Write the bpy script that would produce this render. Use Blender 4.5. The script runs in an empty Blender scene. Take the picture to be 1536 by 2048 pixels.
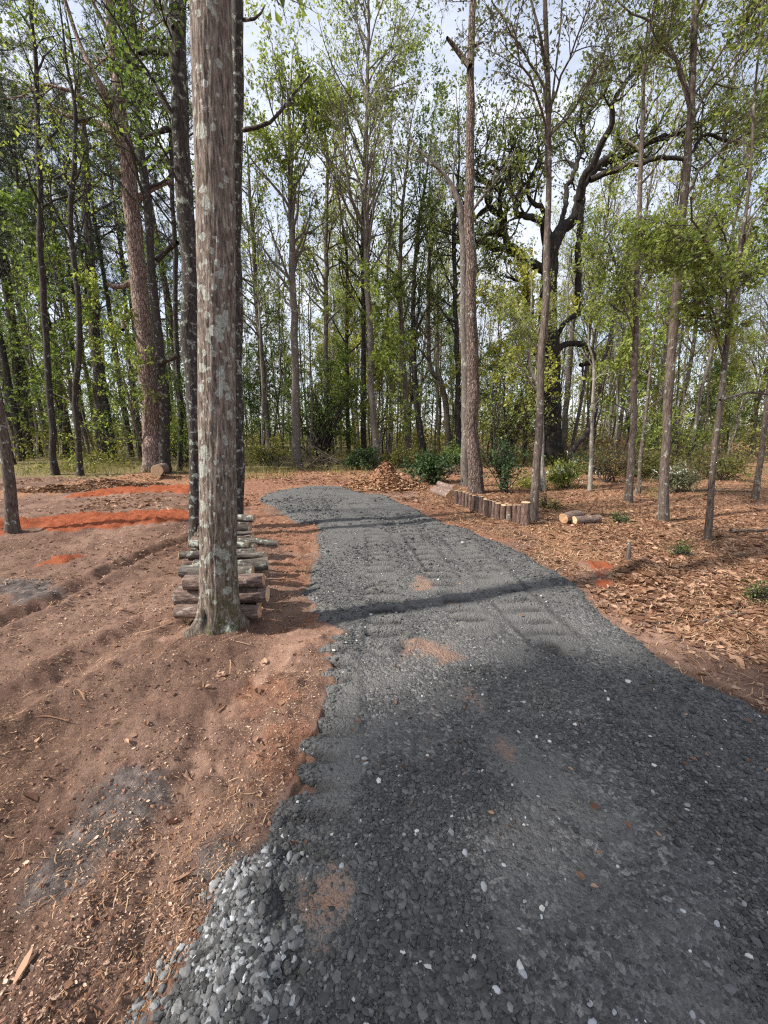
import bpy, math, random
import numpy as np
from mathutils import Vector

SEED = 7
rng = np.random.default_rng(SEED)
C = bpy.context.scene.collection
R = math.radians

# ------------------------------------------------------------------ camera geometry
CAM_Z, FPX, PITCH = 1.55, 771.0, R(11.65)
cp, sp_ = math.cos(PITCH), math.sin(PITCH)

def ray(px, py):
    a, b = (px - 768.0) / FPX, (1024.0 - py) / FPX
    return np.array([a, cp + b * sp_, -sp_ + b * cp])

def W(px, py, y):
    """point seen at a photograph pixel, at world distance y from the camera"""
    r = ray(px, py); t = y / r[1]
    return np.array([0, 0, CAM_Z]) + r * t, t

def P0(px, py, z=0.0):
    r = ray(px, py); t = (z - CAM_Z) / r[2]
    return np.array([r[0] * t, r[1] * t])

# ------------------------------------------------------------------ noise
def _h(ix, iy, iz, seed):
    h = (ix.astype(np.int64) * 374761393 + iy.astype(np.int64) * 668265263 + iz.astype(np.int64) * 2147483647 + seed * 974634777) & 0xFFFFFFFF
    h = ((h ^ (h >> 13)) * 1274126177) & 0xFFFFFFFF
    h = (h ^ (h >> 16)) & 0xFFFFFFFF
    return h / 4294967295.0

def vn2(x, y, seed=0):
    xi, yi = np.floor(x), np.floor(y); fx, fy = x - xi, y - yi
    fx = fx * fx * (3 - 2 * fx); fy = fy * fy * (3 - 2 * fy); z = np.zeros_like(xi)
    a = _h(xi, yi, z, seed); b = _h(xi + 1, yi, z, seed); c = _h(xi, yi + 1, z, seed); d = _h(xi + 1, yi + 1, z, seed)
    return (a + (b - a) * fx + (c - a) * fy + (a - b - c + d) * fx * fy) * 2 - 1

def vn3(x, y, z, seed=0):
    zi = np.floor(z); fz = z - zi; fz = fz * fz * (3 - 2 * fz)
    xi, yi = np.floor(x), np.floor(y); fx, fy = x - xi, y - yi
    fx = fx * fx * (3 - 2 * fx); fy = fy * fy * (3 - 2 * fy)
    o = []
    for k in (0, 1):
        zz = zi + k
        a = _h(xi, yi, zz, seed); b = _h(xi + 1, yi, zz, seed); c = _h(xi, yi + 1, zz, seed); d = _h(xi + 1, yi + 1, zz, seed)
        o.append(a + (b - a) * fx + (c - a) * fy + (a - b - c + d) * fx * fy)
    return (o[0] + (o[1] - o[0]) * fz) * 2 - 1

def fbm2(x, y, s, oct=4, seed=0, gain=0.5):
    v, a, f = 0, 1.0, 1.0 / s
    for k in range(oct):
        v = v + a * vn2(x * f + 13.7 * k, y * f - 7.1 * k, seed + k); a *= gain; f *= 2.03
    return v

def fbm3(x, y, z, oct=3, seed=0, gain=0.5):
    v, a, f = 0, 1.0, 1.0
    for k in range(oct):
        v = v + a * vn3(x * f + 3.7 * k, y * f - 7.1 * k, z * f + 1.3 * k, seed + k); a *= gain; f *= 2.03
    return v

def sstep(a, b, x):
    t = np.clip((x - a) / (b - a), 0, 1); return t * t * (3 - 2 * t)

def nrm(v):
    return v / np.maximum(np.linalg.norm(v, axis=-1, keepdims=True), 1e-9)

# ------------------------------------------------------------------ zones on the ground (polygons in world metres)
def poly(*pix):
    return np.array([P0(*p) for p in pix])

def sdp(x, y, pl):
    """signed distance to a polygon, positive inside"""
    best = np.full(x.shape, 1e9); inside = np.zeros(x.shape, bool); n = len(pl)
    for i in range(n):
        ax, ay = pl[i]; bx, by = pl[(i + 1) % n]
        dx, dy = bx - ax, by - ay
        t = np.clip(((x - ax) * dx + (y - ay) * dy) / (dx * dx + dy * dy + 1e-12), 0, 1)
        best = np.minimum(best, (x - ax - t * dx) ** 2 + (y - ay - t * dy) ** 2)
        cond = (ay > y) != (by > y)
        with np.errstate(divide='ignore', invalid='ignore'):
            xi = ax + (y - ay) * dx / (dy if dy != 0 else 1e-12)
        inside ^= cond & (x < xi)
    d = np.sqrt(best)
    return np.where(inside, d, -d)

ROAD = np.vstack([[[-1.3, -6], [-0.95, 0.1]],
    poly((270, 2048), (330, 1960), (375, 1885), (440, 1800), (515, 1740), (545, 1650), (588, 1560), (600, 1490),
         (640, 1435), (648, 1380), (652, 1330), (655, 1285), (684, 1262), (655, 1247), (632, 1228), (640, 1208), (605, 1182), (612, 1150), (632, 1110),
         (640, 1062), (634, 1051), (598, 1047), (560, 1025), (518, 1000), (535, 990), (572, 979), (620, 974), (690, 974),
         (725, 986), (772, 991), (800, 1010), (835, 1022), (880, 1046), (940, 1062), (990, 1086), (1050, 1112),
         (1100, 1140), (1150, 1170), (1168, 1197), (1203, 1232), (1262, 1282), (1330, 1332), (1400, 1370), (1480, 1402), (1536, 1442)),
    [[2.2, 0.9], [2.4, -6]]])
CLAY = [poly((-60, 1048), (60, 1044), (150, 1034), (230, 1028), (300, 1024), (400, 1022), (480, 1024), (480, 1040), (390, 1044), (300, 1052), (240, 1058), (150, 1066), (60, 1062), (-60, 1078)),
        poly((140, 994), (210, 982), (300, 975), (390, 974), (470, 974), (470, 985), (390, 986), (300, 985), (220, 992)),
        poly((75, 1128), (100, 1114), (150, 1114), (145, 1128), (110, 1132)),
        poly((1146, 1126), (1180, 1124), (1225, 1140), (1232, 1160), (1200, 1168), (1165, 1148))]
WARM = [poly((480, 965), (640, 952), (720, 960), (700, 972), (560, 976), (520, 995), (560, 1030), (640, 1052), (640, 1120), (600, 1170), (560, 1120), (480, 1040)),
        poly((800, 1002), (870, 1000), (930, 1040), (1000, 1080), (980, 1086), (880, 1046), (830, 1020)),
        poly((560, 1262), (670, 1240), (690, 1265), (655, 1290), (640, 1430), (600, 1480), (560, 1400), (590, 1320), (530, 1350))]
PALE = [poly((540, 1290), (600, 1264), (682, 1258), (655, 1300), (650, 1345), (600, 1320), (530, 1345)),
        poly((330, 1275), (420, 1215), (440, 1250), (360, 1290), (320, 1290)),
        poly((1165, 1195), (1210, 1215), (1300, 1300), (1400, 1360), (1536, 1440), (1536, 1395), (1400, 1330), (1300, 1262), (1220, 1200))]
ASH = [poly((160, 1690), (210, 1560), (270, 1500), (340, 1545), (330, 1600), (230, 1680)),
       poly((95, 1760), (130, 1720), (150, 1740), (120, 1765)),
       poly((360, 1740), (440, 1690), (520, 1740), (430, 1800), (370, 1880), (310, 1960), (260, 2040), (300, 1900)),
       poly((0, 1150), (110, 1155), (150, 1180), (60, 1215), (0, 1230)),
       poly((380, 1235), (420, 1240), (430, 1262), (390, 1260))]
PALE2 = [poly((420, 1400), (470, 1420), (430, 1560), (440, 1700), (400, 1850), (300, 2048), (240, 2048), (330, 1850), (350, 1700), (330, 1550))]
STAIN = [poly((800, 1280), (850, 1268), (905, 1290), (935, 1330), (890, 1345), (830, 1330), (800, 1340), (785, 1310)),
         poly((905, 1350), (950, 1360), (1000, 1440), (1030, 1510), (1000, 1530), (950, 1450)),
         poly((620, 1790), (700, 1745), (790, 1750), (800, 1800), (720, 1850), (650, 1880), (600, 1860)),
         poly((820, 1150), (850, 1150), (860, 1180), (830, 1190)),
         poly((850, 1420), (880, 1420), (870, 1540), (835, 1540))]
LIGHTSTONE = poly((262, 2060), (330, 1960), (375, 1885), (440, 1800), (520, 1740), (600, 1745), (620, 1790), (560, 1830), (640, 1960), (600, 2060))

RUTS = [(np.array([P0(*p) for p in ((-60, 1275), (60, 1225), (150, 1180), (250, 1128), (340, 1092), (385, 1078))]), .10, .075), (np.array([P0(*p) for p in ((520, 1330), (430, 1480), (380, 1640), (330, 1850), (290, 2048))]), .15, .032), (np.array([P0(*p) for p in ((0, 1420), (160, 1330), (300, 1250))]), .11, .05), (np.array([P0(*p) for p in ((-40, 1560), (120, 1470), (300, 1380), (480, 1320))]), .12, .035)]
MOUNDS = []   # cx, cy, rx, ry, h, rot
def mound(px, py, wpx, depth_m, h, rough=1.0):
    c = P0(px, py); t = math.hypot(c[0], c[1]) ; MOUNDS.append((c[0], c[1], wpx * c[1] / FPX / 2, depth_m / 2, h))
mound(300, 955, 170, 1.6, .10); mound(200, 972, 150, 1.2, .10); mound(340, 966, 90, 1.0, .05)
mound(1285, 1148, 110, .7, .12); mound(1100, 1075, 120, .5, .06); mound(1270, 915, 380, 6, .85)
mound(230, 1046, 340, .9, .08); mound(-20, 1060, 120, .8, .07)
mound(440, 1280, 190, .8, .07); mound(640, 1290, 120, .35, .035)

def H(x, y, detail=True):
    x = np.asarray(x, float); y = np.asarray(y, float)
    r = np.hypot(x, y)
    far = sstep(9, 30, r)
    z = 0.05 * fbm2(x, y, 2.2, 3, 11) * sstep(1.5, 5, r) * .7 + far * 0.22 * fbm2(x, y, 9, 3, 17)
    for cx, cy, rx, ry, h in MOUNDS:
        q = ((x - cx) / rx) ** 2 + ((y - cy) / ry) ** 2
        z = z + h * np.exp(-q * 1.6) * (1 + .45 * fbm2(x, y, .35, 3, 5))
    for pl, hw, dep in RUTS:
        best = np.full(x.shape, 1e9)
        for i in range(len(pl) - 1):
            ax, ay = pl[i]; dx, dy = pl[i + 1] - pl[i]
            t = np.clip(((x - ax) * dx + (y - ay) * dy) / (dx * dx + dy * dy), 0, 1); best = np.minimum(best, np.hypot(x - ax - t * dx, y - ay - t * dy))
        best = best + .04 * vn2(x * 4, y * 4, 77)
        z = z - dep * np.exp(-(best / hw) ** 2) + dep * .6 * np.exp(-((best - hw * 1.9) / (hw * .7)) ** 2)
    if detail:
        near = 1 - sstep(14, 28, r)
        z = z + near * (.016 * fbm2(x, y, .30, 3, 21) + .015 * fbm2(x, y, .07, 3, 25))
    return z

def P(px, py):
    z = 0.0
    for _ in range(6):
        q = P0(px, py, z); z = float(H(q[0:1], q[1:2], False)[0])
    return np.array([q[0], q[1], z])

def road_sd(x, y):
    return sdp(x, y, ROAD) + .035 * fbm2(x, y, .22, 3, 31) + .05 * fbm2(x, y, .8, 2, 35)

# wheel / track lines on the road: pairs of pixel polylines, half width
TRACKS = [([(655, 2048), (640, 1800), (655, 1500), (665, 1330), (640, 1230)], .16, .15),
          ([(775, 1290), (770, 1180), (762, 1100), (745, 1050), (715, 1010)], .17, .2),
          ([(1110, 1290), (1030, 1210), (955, 1120), (900, 1070), (830, 1030)], .2, .2),
          ([(960, 1260), (900, 1180), (855, 1110), (815, 1060)], .15, .2)]
TRK = []
for pts, hw, per in TRACKS:
    TRK.append((np.array([P0(*p) for p in pts]), hw, per))
def track_field(x, y):
    """tread relief in metres"""
    z = np.zeros_like(x)
    for pl, hw, per in TRK:
        best = np.full(x.shape, 1e9); arc = np.zeros_like(x); s0 = 0
        for i in range(len(pl) - 1):
            ax, ay = pl[i]; dx, dy = pl[i + 1] - pl[i]; L = math.hypot(dx, dy)
            t = np.clip(((x - ax) * dx + (y - ay) * dy) / (L * L), 0, 1)
            d = np.hypot(x - ax - t * dx, y - ay - t * dy)
            m = d < best; best = np.where(m, d, best); arc = np.where(m, s0 + t * L, arc); s0 += L
        w = (1 - sstep(hw * .75, hw * 1.1, best)) * np.clip(.7 + .9 * fbm2(x, y, .5, 2, 41), 0, 1)
        tread = np.clip(np.sin(arc * 2 * math.pi / per + .9 * fbm2(x, y, .2, 2, 44)) * 1.6, -1, 1)
        z = z + w * (.030 * tread - .008) + .012 * np.exp(-((best - hw * 1.15) / .025) ** 2) * np.clip(.3 + fbm2(x, y, .6, 2, 47), 0, 1)
    return z

def track_mask(x, y):
    m = np.zeros_like(x)
    for pl, hw, per in TRK:
        best = np.full(x.shape, 1e9)
        for i in range(len(pl) - 1):
            ax, ay = pl[i]; dx, dy = pl[i + 1] - pl[i]
            t = np.clip(((x - ax) * dx + (y - ay) * dy) / (dx * dx + dy * dy), 0, 1); best = np.minimum(best, np.hypot(x - ax - t * dx, y - ay - t * dy))
        m = np.maximum(m, 1 - sstep(hw * .8, hw * 1.2, best))
    return m

def tread_trough(x, y):
    o = np.zeros_like(x)
    for pl, hw, per in TRK:
        best = np.full(x.shape, 1e9); arc = np.zeros_like(x); s0 = 0
        for i in range(len(pl) - 1):
            ax, ay = pl[i]; dx, dy = pl[i + 1] - pl[i]; Ln = math.hypot(dx, dy)
            t = np.clip(((x - ax) * dx + (y - ay) * dy) / (Ln * Ln), 0, 1); d = np.hypot(x - ax - t * dx, y - ay - t * dy)
            m = d < best; best = np.where(m, d, best); arc = np.where(m, s0 + t * Ln, arc); s0 += Ln
        w = (1 - sstep(hw * .75, hw * 1.1, best)) * np.clip(.7 + .9 * fbm2(x, y, .5, 2, 41), 0, 1)
        o = np.maximum(o, w * np.clip(.2 - 1.5 * np.sin(arc * 2 * math.pi / per + .9 * fbm2(x, y, .2, 2, 44)), 0, 1))
        o = np.maximum(o, .8 * np.exp(-((best - hw * 1.08) / .022) ** 2) * np.clip(.4 + fbm2(x, y, .6, 2, 47), 0, 1))
    return o

def RZ(x, y, sd=None):
    if sd is None: sd = road_sd(x, y)
    prof = np.clip(sd * .35, -.04, .028)
    return H(x, y, False) + prof + track_field(x, y) + .009 * fbm2(x, y, .35, 3, 51) + .0035 * fbm2(x, y, .035, 2, 55)

# ------------------------------------------------------------------ mesh building
class MB:
    def __init__(s): s.v, s.q, s.t, s.qm, s.tm, s.a, s.n = [], [], [], [], [], [], 0
    def add(s, v, quads=None, tris=None, mat=0, tint=None):
        v = np.asarray(v, float).reshape(-1, 3)
        if quads is not None and len(quads):
            q = np.asarray(quads, np.int64).reshape(-1, 4); s.q.append(q + s.n); s.qm.append(np.full(len(q), mat, np.int32))
        if tris is not None and len(tris):
            t = np.asarray(tris, np.int64).reshape(-1, 3); s.t.append(t + s.n); s.tm.append(np.full(len(t), mat, np.int32))
        s.a.append(np.full(len(v), .5) if tint is None else np.broadcast_to(np.asarray(tint, float), (len(v),)).copy())
        s.v.append(v); s.n += len(v)
    def data(s, name, mats, origin=(0, 0, 0), smooth=True, attrs=None):
        v = np.vstack(s.v) - np.asarray(origin, float)
        q = np.vstack(s.q) if s.q else np.zeros((0, 4), np.int64)
        t = np.vstack(s.t) if s.t else np.zeros((0, 3), np.int64)
        me = bpy.data.meshes.new(name)
        me.vertices.add(len(v)); me.vertices.foreach_set('co', v.astype(np.float32).ravel())
        li = np.concatenate([q.ravel(), t.ravel()]).astype(np.int32)
        me.loops.add(len(li)); me.loops.foreach_set('vertex_index', li)
        st = np.concatenate([np.arange(len(q)) * 4, len(q) * 4 + np.arange(len(t)) * 3]).astype(np.int32)
        me.polygons.add(len(st)); me.polygons.foreach_set('loop_start', st)
        mi = np.concatenate(s.qm + s.tm).astype(np.int32)
        me.polygons.foreach_set('material_index', mi)
        me.polygons.foreach_set('use_smooth', np.full(len(st), smooth))
        at = me.attributes.new('tint', 'FLOAT', 'POINT'); at.data.foreach_set('value', np.concatenate(s.a).astype(np.float32))
        for k, arr in (attrs or {}).items():
            at = me.attributes.new(k, 'FLOAT', 'POINT'); at.data.foreach_set('value', np.asarray(arr, np.float32))
        for m in mats: me.materials.append(m)
        me.update(calc_edges=True)
        return me
    def build(s, name, mats, parent=None, origin=(0, 0, 0), smooth=True, attrs=None):
        if not isinstance(mats, (list, tuple)): mats = [mats]
        o = bpy.data.objects.new(name, s.data(name, mats, origin, smooth, attrs)); C.objects.link(o)
        if parent is not None: o.parent = parent
        else: o.location = origin
        return o

def tag(o, label=None, cat=None, group=None, kind=None):
    if label: o['label'] = label
    if cat: o['category'] = cat
    if group: o['group'] = group
    if kind: o['kind'] = kind
    return o

def empty(name, loc, label, cat, group=None):
    o = bpy.data.objects.new(name, None); C.objects.link(o); o.location = Vector([float(a) for a in loc]); o.empty_display_size = .2
    return tag(o, label, cat, group)

def tubes(mb, pts, rad, sides, mat=0, cap=False):
    """pts (N,n,3), rad (N,n) or (N,n,sides)"""
    pts = np.asarray(pts, float)
    if pts.ndim == 2: pts = pts[None]; rad = np.asarray(rad)[None]
    N, n, _ = pts.shape
    if N == 0: return
    T = np.gradient(pts, axis=1); T = nrm(T)
    m = nrm(pts[:, -1] - pts[:, 0])
    ax = np.where(np.abs(m[:, :1]) < .8, np.array([[1., 0, 0]]), np.array([[0, 1., 0]]))
    a = nrm(ax - (ax * m).sum(-1, keepdims=True) * m)[:, None, :]
    u = nrm(a - (a * T).sum(-1, keepdims=True) * T); v = np.cross(T, u)
    th = np.linspace(0, 2 * math.pi, sides, endpoint=False)
    r = rad[..., None] if rad.ndim == 2 else rad
    ring = pts[:, :, None, :] + (u[:, :, None, :] * np.cos(th)[None, None, :, None] + v[:, :, None, :] * np.sin(th)[None, None, :, None]) * r[..., None]
    i = np.arange(n - 1)[:, None] * sides; j = np.arange(sides)[None, :]; j2 = (j + 1) % sides
    f = np.stack([i + j, i + j2, i + sides + j2, i + sides + j], -1).reshape(-1, 4)
    q = (f[None] + (np.arange(N) * n * sides)[:, None, None]).reshape(-1, 4)
    mb.add(ring.reshape(-1, 3), q, mat=mat)

def grow(g, P_, D, L, R0, n, gnarl, up, taper=.25):
    N = len(P_); pts = np.empty((N, n + 1, 3)); pts[:, 0] = P_; d = np.array(D, float); st = (np.asarray(L) / n)[:, None]
    for i in range(n):
        d = d + g.normal(size=(N, 3)) * gnarl; d[:, 2] += up; d = nrm(d); pts[:, i + 1] = pts[:, i] + d * st
    rad = np.asarray(R0)[:, None] * (1 - (1 - taper) * np.linspace(0, 1, n + 1))[None]
    return pts, rad

def spawn(g, pts, rad, k, t0, t1, a0, a1):
    N, n, _ = pts.shape
    t = (np.arange(k)[None] + g.random((N, k))) / k * (t1 - t0) + t0
    f = t * (n - 1); i = np.minimum(f.astype(int), n - 2); w = (f - i)[..., None]; I = np.arange(N)[:, None]
    p = pts[I, i] * (1 - w) + pts[I, i + 1] * w
    T = nrm(pts[I, i + 1] - pts[I, i])
    r = rad[I, i] * (1 - w[..., 0]) + rad[I, i + 1] * w[..., 0]
    wv = nrm(np.cross(g.normal(size=(N, k, 3)), T))
    a = g.uniform(a0, a1, (N, k))[..., None]
    d = T * np.cos(a) + wv * np.sin(a)
    return p.reshape(-1, 3), d.reshape(-1, 3), r.ravel(), t.ravel()

def leaf_mesh(g, mb, c, d, size, style, mat=0):
    N = len(c)
    if N == 0: return
    if style == 'needle':
        k = 9
        d = np.repeat(nrm(d), k, 0); c = np.repeat(c, k, 0)
        d = nrm(d * .7 + g.normal(size=d.shape) * .65 + np.array([0, 0, .12]))
        L = (size * g.uniform(.6, 1.15, len(c)))[:, None]
        w = nrm(np.cross(d, g.normal(size=d.shape))) * (size * .035)
        v = np.stack([c - w, c + w, c + d * L], 1).reshape(-1, 3)
        mb.add(v, tris=np.arange(len(c) * 3), mat=mat, tint=np.repeat(np.repeat(g.random(N), k), 3))
        return
    d = nrm(d * .5 + g.normal(size=(N, 3)) * .8 + np.array([0, 0, -.25]))
    nv = nrm(g.normal(size=(N, 3)) * .7 + np.array([0, 0, 1.0])); w = nrm(np.cross(d, nv))
    s = (size * np.clip(g.lognormal(0, .4, N), .4, 1.7))[:, None]
    bend = np.cross(w, d) * s * .12
    v = np.stack([c, c + d * s * .5 + w * s * .27 + bend, c + d * s, c + d * s * .5 - w * s * .27 + bend], 1).reshape(-1, 3)
    mb.add(v, np.arange(N * 4), mat=mat, tint=np.repeat(g.random(N), 4))

def resample(pts, step):
    pts = np.asarray(pts, float); d = np.r_[0, np.cumsum(np.linalg.norm(np.diff(pts[:, :3], axis=0), axis=1))]
    n = max(4, int(d[-1] / step) + 1); s = np.linspace(0, d[-1], n)
    # catmull-rom through the points
    out = np.empty((n, pts.shape[1])); idx = np.clip(np.searchsorted(d, s, 'right') - 1, 0, len(pts) - 2)
    for k in range(n):
        i = idx[k]; t = (s[k] - d[i]) / max(d[i + 1] - d[i], 1e-9)
        p1, p2 = pts[i], pts[i + 1]; p0 = pts[i - 1] if i else 2 * p1 - p2; p3 = pts[i + 2] if i + 2 < len(pts) else 2 * p2 - p1
        out[k] = .5 * (2 * p1 + (p2 - p0) * t + (2 * p0 - 5 * p1 + 4 * p2 - p3) * t * t + (3 * p1 - p0 - 3 * p2 + p3) * t ** 3)
    out[:, 3:] = np.maximum(np.stack([np.interp(s, d, pts[:, k]) for k in range(3, pts.shape[1])], -1), 1e-3) if pts.shape[1] > 3 else out[:, 3:]
    return out

# ------------------------------------------------------------------ materials
def nt(name):
    m = bpy.data.materials.new(name); m.use_nodes = True; t = m.node_tree; t.nodes.clear()
    out = t.nodes.new('ShaderNodeOutputMaterial')
    return m, t, out
def N(t, typ, **kw):
    n = t.nodes.new(typ)
    for k, v in kw.items():
        if k.startswith('i_'):
            key = k[2:].replace('_', ' ')
            n.inputs[int(key) if key.isdigit() else key].default_value = v
        else: setattr(n, k, v)
    return n
def L(t, a, b): t.links.new(a, b)
def rgb(*c): return (c[0], c[1], c[2], 1)
def ramp(t, src, stops):
    r = t.nodes.new('ShaderNodeValToRGB'); e = r.color_ramp.elements
    while len(e) < len(stops): e.new(.5)
    for k, (p, c) in enumerate(stops): e[k].position = p; e[k].color = c if len(c) == 4 else rgb(*c)
    if src is not None: L(t, src, r.inputs[0])
    return r.outputs[0]
def mixc(t, f, a, b, mode='MIX'):
    m = t.nodes.new('ShaderNodeMix'); m.data_type = 'RGBA'; m.blend_type = mode
    for s, x in ((0, f), (6, a), (7, b)):
        if hasattr(x, 'is_output'): L(t, x, m.inputs[s])
        else: m.inputs[s].default_value = x
    return m.outputs[2]
def math_(t, op, a, b=None, clamp=False):
    m = t.nodes.new('ShaderNodeMath'); m.operation = op; m.use_clamp = clamp
    for s, x in ((0, a), (1, b)):
        if x is None: continue
        if hasattr(x, 'is_output'): L(t, x, m.inputs[s])
        else: m.inputs[s].default_value = x
    return m.outputs[0]
def noise(t, vec, scale, detail=6, rough=.6, dist=0):
    n = N(t, 'ShaderNodeTexNoise'); n.inputs['Scale'].default_value = scale; n.inputs['Detail'].default_value = detail
    n.inputs['Roughness'].default_value = rough; n.inputs['Distortion'].default_value = dist
    if vec is not None: L(t, vec, n.inputs['Vector'])
    return n.outputs[0]
def attr(t, name):
    a = t.nodes.new('ShaderNodeAttribute'); a.attribute_name = name; return a.outputs['Fac']
def bsdf(t, out, col, rough=.9, bump=None, strength=.5, dist=.01, spec=.25):
    b = N(t, 'ShaderNodeBsdfPrincipled'); b.inputs['Roughness'].default_value = rough; b.inputs['Specular IOR Level'].default_value = spec
    if hasattr(col, 'is_output'): L(t, col, b.inputs['Base Color'])
    else: b.inputs['Base Color'].default_value = col
    if bump is not None:
        bn = N(t, 'ShaderNodeBump'); bn.inputs['Strength'].default_value = strength; bn.inputs['Distance'].default_value = dist
        L(t, bump, bn.inputs['Height']); L(t, bn.outputs[0], b.inputs['Normal'])
    L(t, b.outputs[0], out.inputs[0]); return b
def objvec(t, scale=(1, 1, 1), random_shift=True):
    tc = N(t, 'ShaderNodeTexCoord'); v = tc.outputs['Object']
    if random_shift:
        oi = N(t, 'ShaderNodeObjectInfo'); cx = N(t, 'ShaderNodeCombineXYZ'); s = math_(t, 'MULTIPLY', oi.outputs['Random'], 40.0)
        for k in range(3): L(t, s, cx.inputs[k])
        va = N(t, 'ShaderNodeVectorMath', operation='ADD'); L(t, v, va.inputs[0]); L(t, cx.outputs[0], va.inputs[1]); v = va.outputs[0]
    mp = N(t, 'ShaderNodeMapping'); mp.inputs['Scale'].default_value = scale; L(t, v, mp.inputs['Vector'])
    return v, mp.outputs[0]

def bark(name, dark, mid, light, lichen=.0, lcol=(.42, .45, .38), plates=False, scale=14, bump=.6, moss=0, lscale=5.0, use_attr=False):
    m, t, out = nt(name); v, vs = objvec(t, (1, 1, .18))
    n1 = noise(t, vs, scale, 8, .65, .4); n2 = noise(t, v, 1.6, 4, .6)
    hgt = n1
    if plates:
        vo = N(t, 'ShaderNodeTexVoronoi', feature='DISTANCE_TO_EDGE'); vo.inputs['Scale'].default_value = scale * .9
        mp = N(t, 'ShaderNodeMapping'); mp.inputs['Scale'].default_value = (1, 1, .2); L(t, v, mp.inputs['Vector'])
        wob = N(t, 'ShaderNodeVectorMath', operation='ADD'); L(t, mp.outputs[0], wob.inputs[0])
        nz = N(t, 'ShaderNodeTexNoise'); nz.inputs['Scale'].default_value = 9
        L(t, v, nz.inputs['Vector']); sc = N(t, 'ShaderNodeVectorMath', operation='SCALE'); sc.inputs[3].default_value = .06; L(t, nz.outputs[1], sc.inputs[0]); L(t, sc.outputs[0], wob.inputs[1])
        L(t, wob.outputs[0], vo.inputs['Vector'])
        e = math_(t, 'MULTIPLY', vo.outputs['Distance'], 4.0, True)
        hgt = math_(t, 'MULTIPLY', math_(t, 'ADD', math_(t, 'MULTIPLY', n1, .5), .5), e)
        col = ramp(t, hgt, [(.06, dark), (.3, mid), (.75, light)])
    else:
        col = ramp(t, n1, [(.33, dark), (.5, mid), (.68, light)])
    col = mixc(t, math_(t, 'MULTIPLY', n2, .55), col, mixc(t, 1.0, col, rgb(.62, .58, .56), 'MULTIPLY'))
    if lichen > 0:
        nl = noise(t, v, lscale, 5, .62, .3); nf = noise(t, v, lscale * 9, 3, .6)
        mk = math_(t, 'ADD', nl, math_(t, 'MULTIPLY', math_(t, 'SUBTRACT', nf, .5), .35))
        mk = ramp(t, mk, [(.66 - lichen * .2, (0, 0, 0)), (.70 - lichen * .2, (1, 1, 1))])
        lc = ramp(t, nf, [(.3, tuple(c * .6 for c in lcol)), (.7, lcol)])
        col = mixc(t, mk, col, lc)
    if use_attr:
        nf2 = noise(t, v, 60, 4, .7)
        la = math_(t, 'ADD', attr(t, 'lichen'), math_(t, 'MULTIPLY', math_(t, 'SUBTRACT', nf2, .5), .9))
        lk = ramp(t, la, [(.42, (0, 0, 0)), (.55, (1, 1, 1))])
        col = mixc(t, math_(t, 'MULTIPLY', lk, .92), col, ramp(t, nf2, [(.3, (.19, .195, .165)), (.65, (.50, .51, .44))]))
        ms = math_(t, 'MULTIPLY', attr(t, 'moss'), ramp(t, noise(t, v, 25, 4, .7), [(.4, (0, 0, 0)), (.6, (1, 1, 1))]))
        col = mixc(t, ms, col, rgb(.075, .075, .02))
        col = mixc(t, attr(t, 'char'), col, rgb(.018, .015, .013))
    bsdf(t, out, col, .92, hgt, bump, .03)
    return m

def leafmat(name, a, b, c, trans=.45, spec=.25):
    m, t, out = nt(name); v, _ = objvec(t)
    tn = math_(t, 'ADD', math_(t, 'MULTIPLY', attr(t, 'tint'), .6), math_(t, 'MULTIPLY', noise(t, v, .8, 2, .5), .4))
    col = ramp(t, tn, [(.25, a), (.5, b), (.78, c)])
    p = N(t, 'ShaderNodeBsdfPrincipled'); p.inputs['Roughness'].default_value = .55; p.inputs['Specular IOR Level'].default_value = spec; L(t, col, p.inputs['Base Color'])
    tr = N(t, 'ShaderNodeBsdfTranslucent'); L(t, mixc(t, 1.0, col, rgb(1.25, 1.25, .7), 'MULTIPLY'), tr.inputs['Color'])
    mx = N(t, 'ShaderNodeMixShader'); mx.inputs[0].default_value = trans
    L(t, p.outputs[0], mx.inputs[1]); L(t, tr.outputs[0], mx.inputs[2]); L(t, mx.outputs[0], out.inputs[0])
    return m

M = {}
M['main'] = bark('lichened_bark', (.045, .034, .027), (.21, .165, .134), (.42, .35, .295), .05, scale=62, bump=1.0, lscale=16, use_attr=True)
M['grey'] = bark('grey_bark', (.055, .048, .042), (.14, .12, .105), (.23, .205, .18), .22, scale=48)
M['dark'] = bark('dark_bark', (.016, .0135, .012), (.043, .036, .032), (.09, .078, .07), .22, lcol=(.30, .32, .28), scale=44, lscale=8)
M['blotch'] = bark('blotched_dark_bark', (.018, .015, .013), (.052, .043, .038), (.11, .096, .085), .42, lcol=(.36, .38, .33), scale=48, lscale=13)
M['pine'] = bark('furrowed_pine_bark', (.05, .036, .03), (.15, .11, .09), (.26, .20, .17), .06, plates=True, scale=34, bump=.9)
M['oldpine'] = bark('pale_plated_pine_bark', (.08, .052, .042), (.25, .175, .145), (.40, .305, .26), .06, plates=True, scale=24, bump=.9)
M['greypine'] = bark('grey_pine_bark', (.022, .018, .016), (.075, .06, .053), (.135, .112, .10), .1, plates=True, scale=15, bump=.9)
M['oak'] = bark('dark_oak_bark', (.008, .007, .006), (.026, .022, .019), (.058, .049, .043), .12, lcol=(.12, .12, .09), scale=16, lscale=3)
M['pale'] = bark('pale_bark', (.10, .09, .08), (.26, .235, .205), (.42, .39, .34), .35, lcol=(.55, .56, .5), scale=20, lscale=10)
M['brown'] = bark('brown_bark', (.04, .03, .024), (.115, .09, .074), (.20, .162, .135), .25, scale=48, lscale=10)
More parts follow.
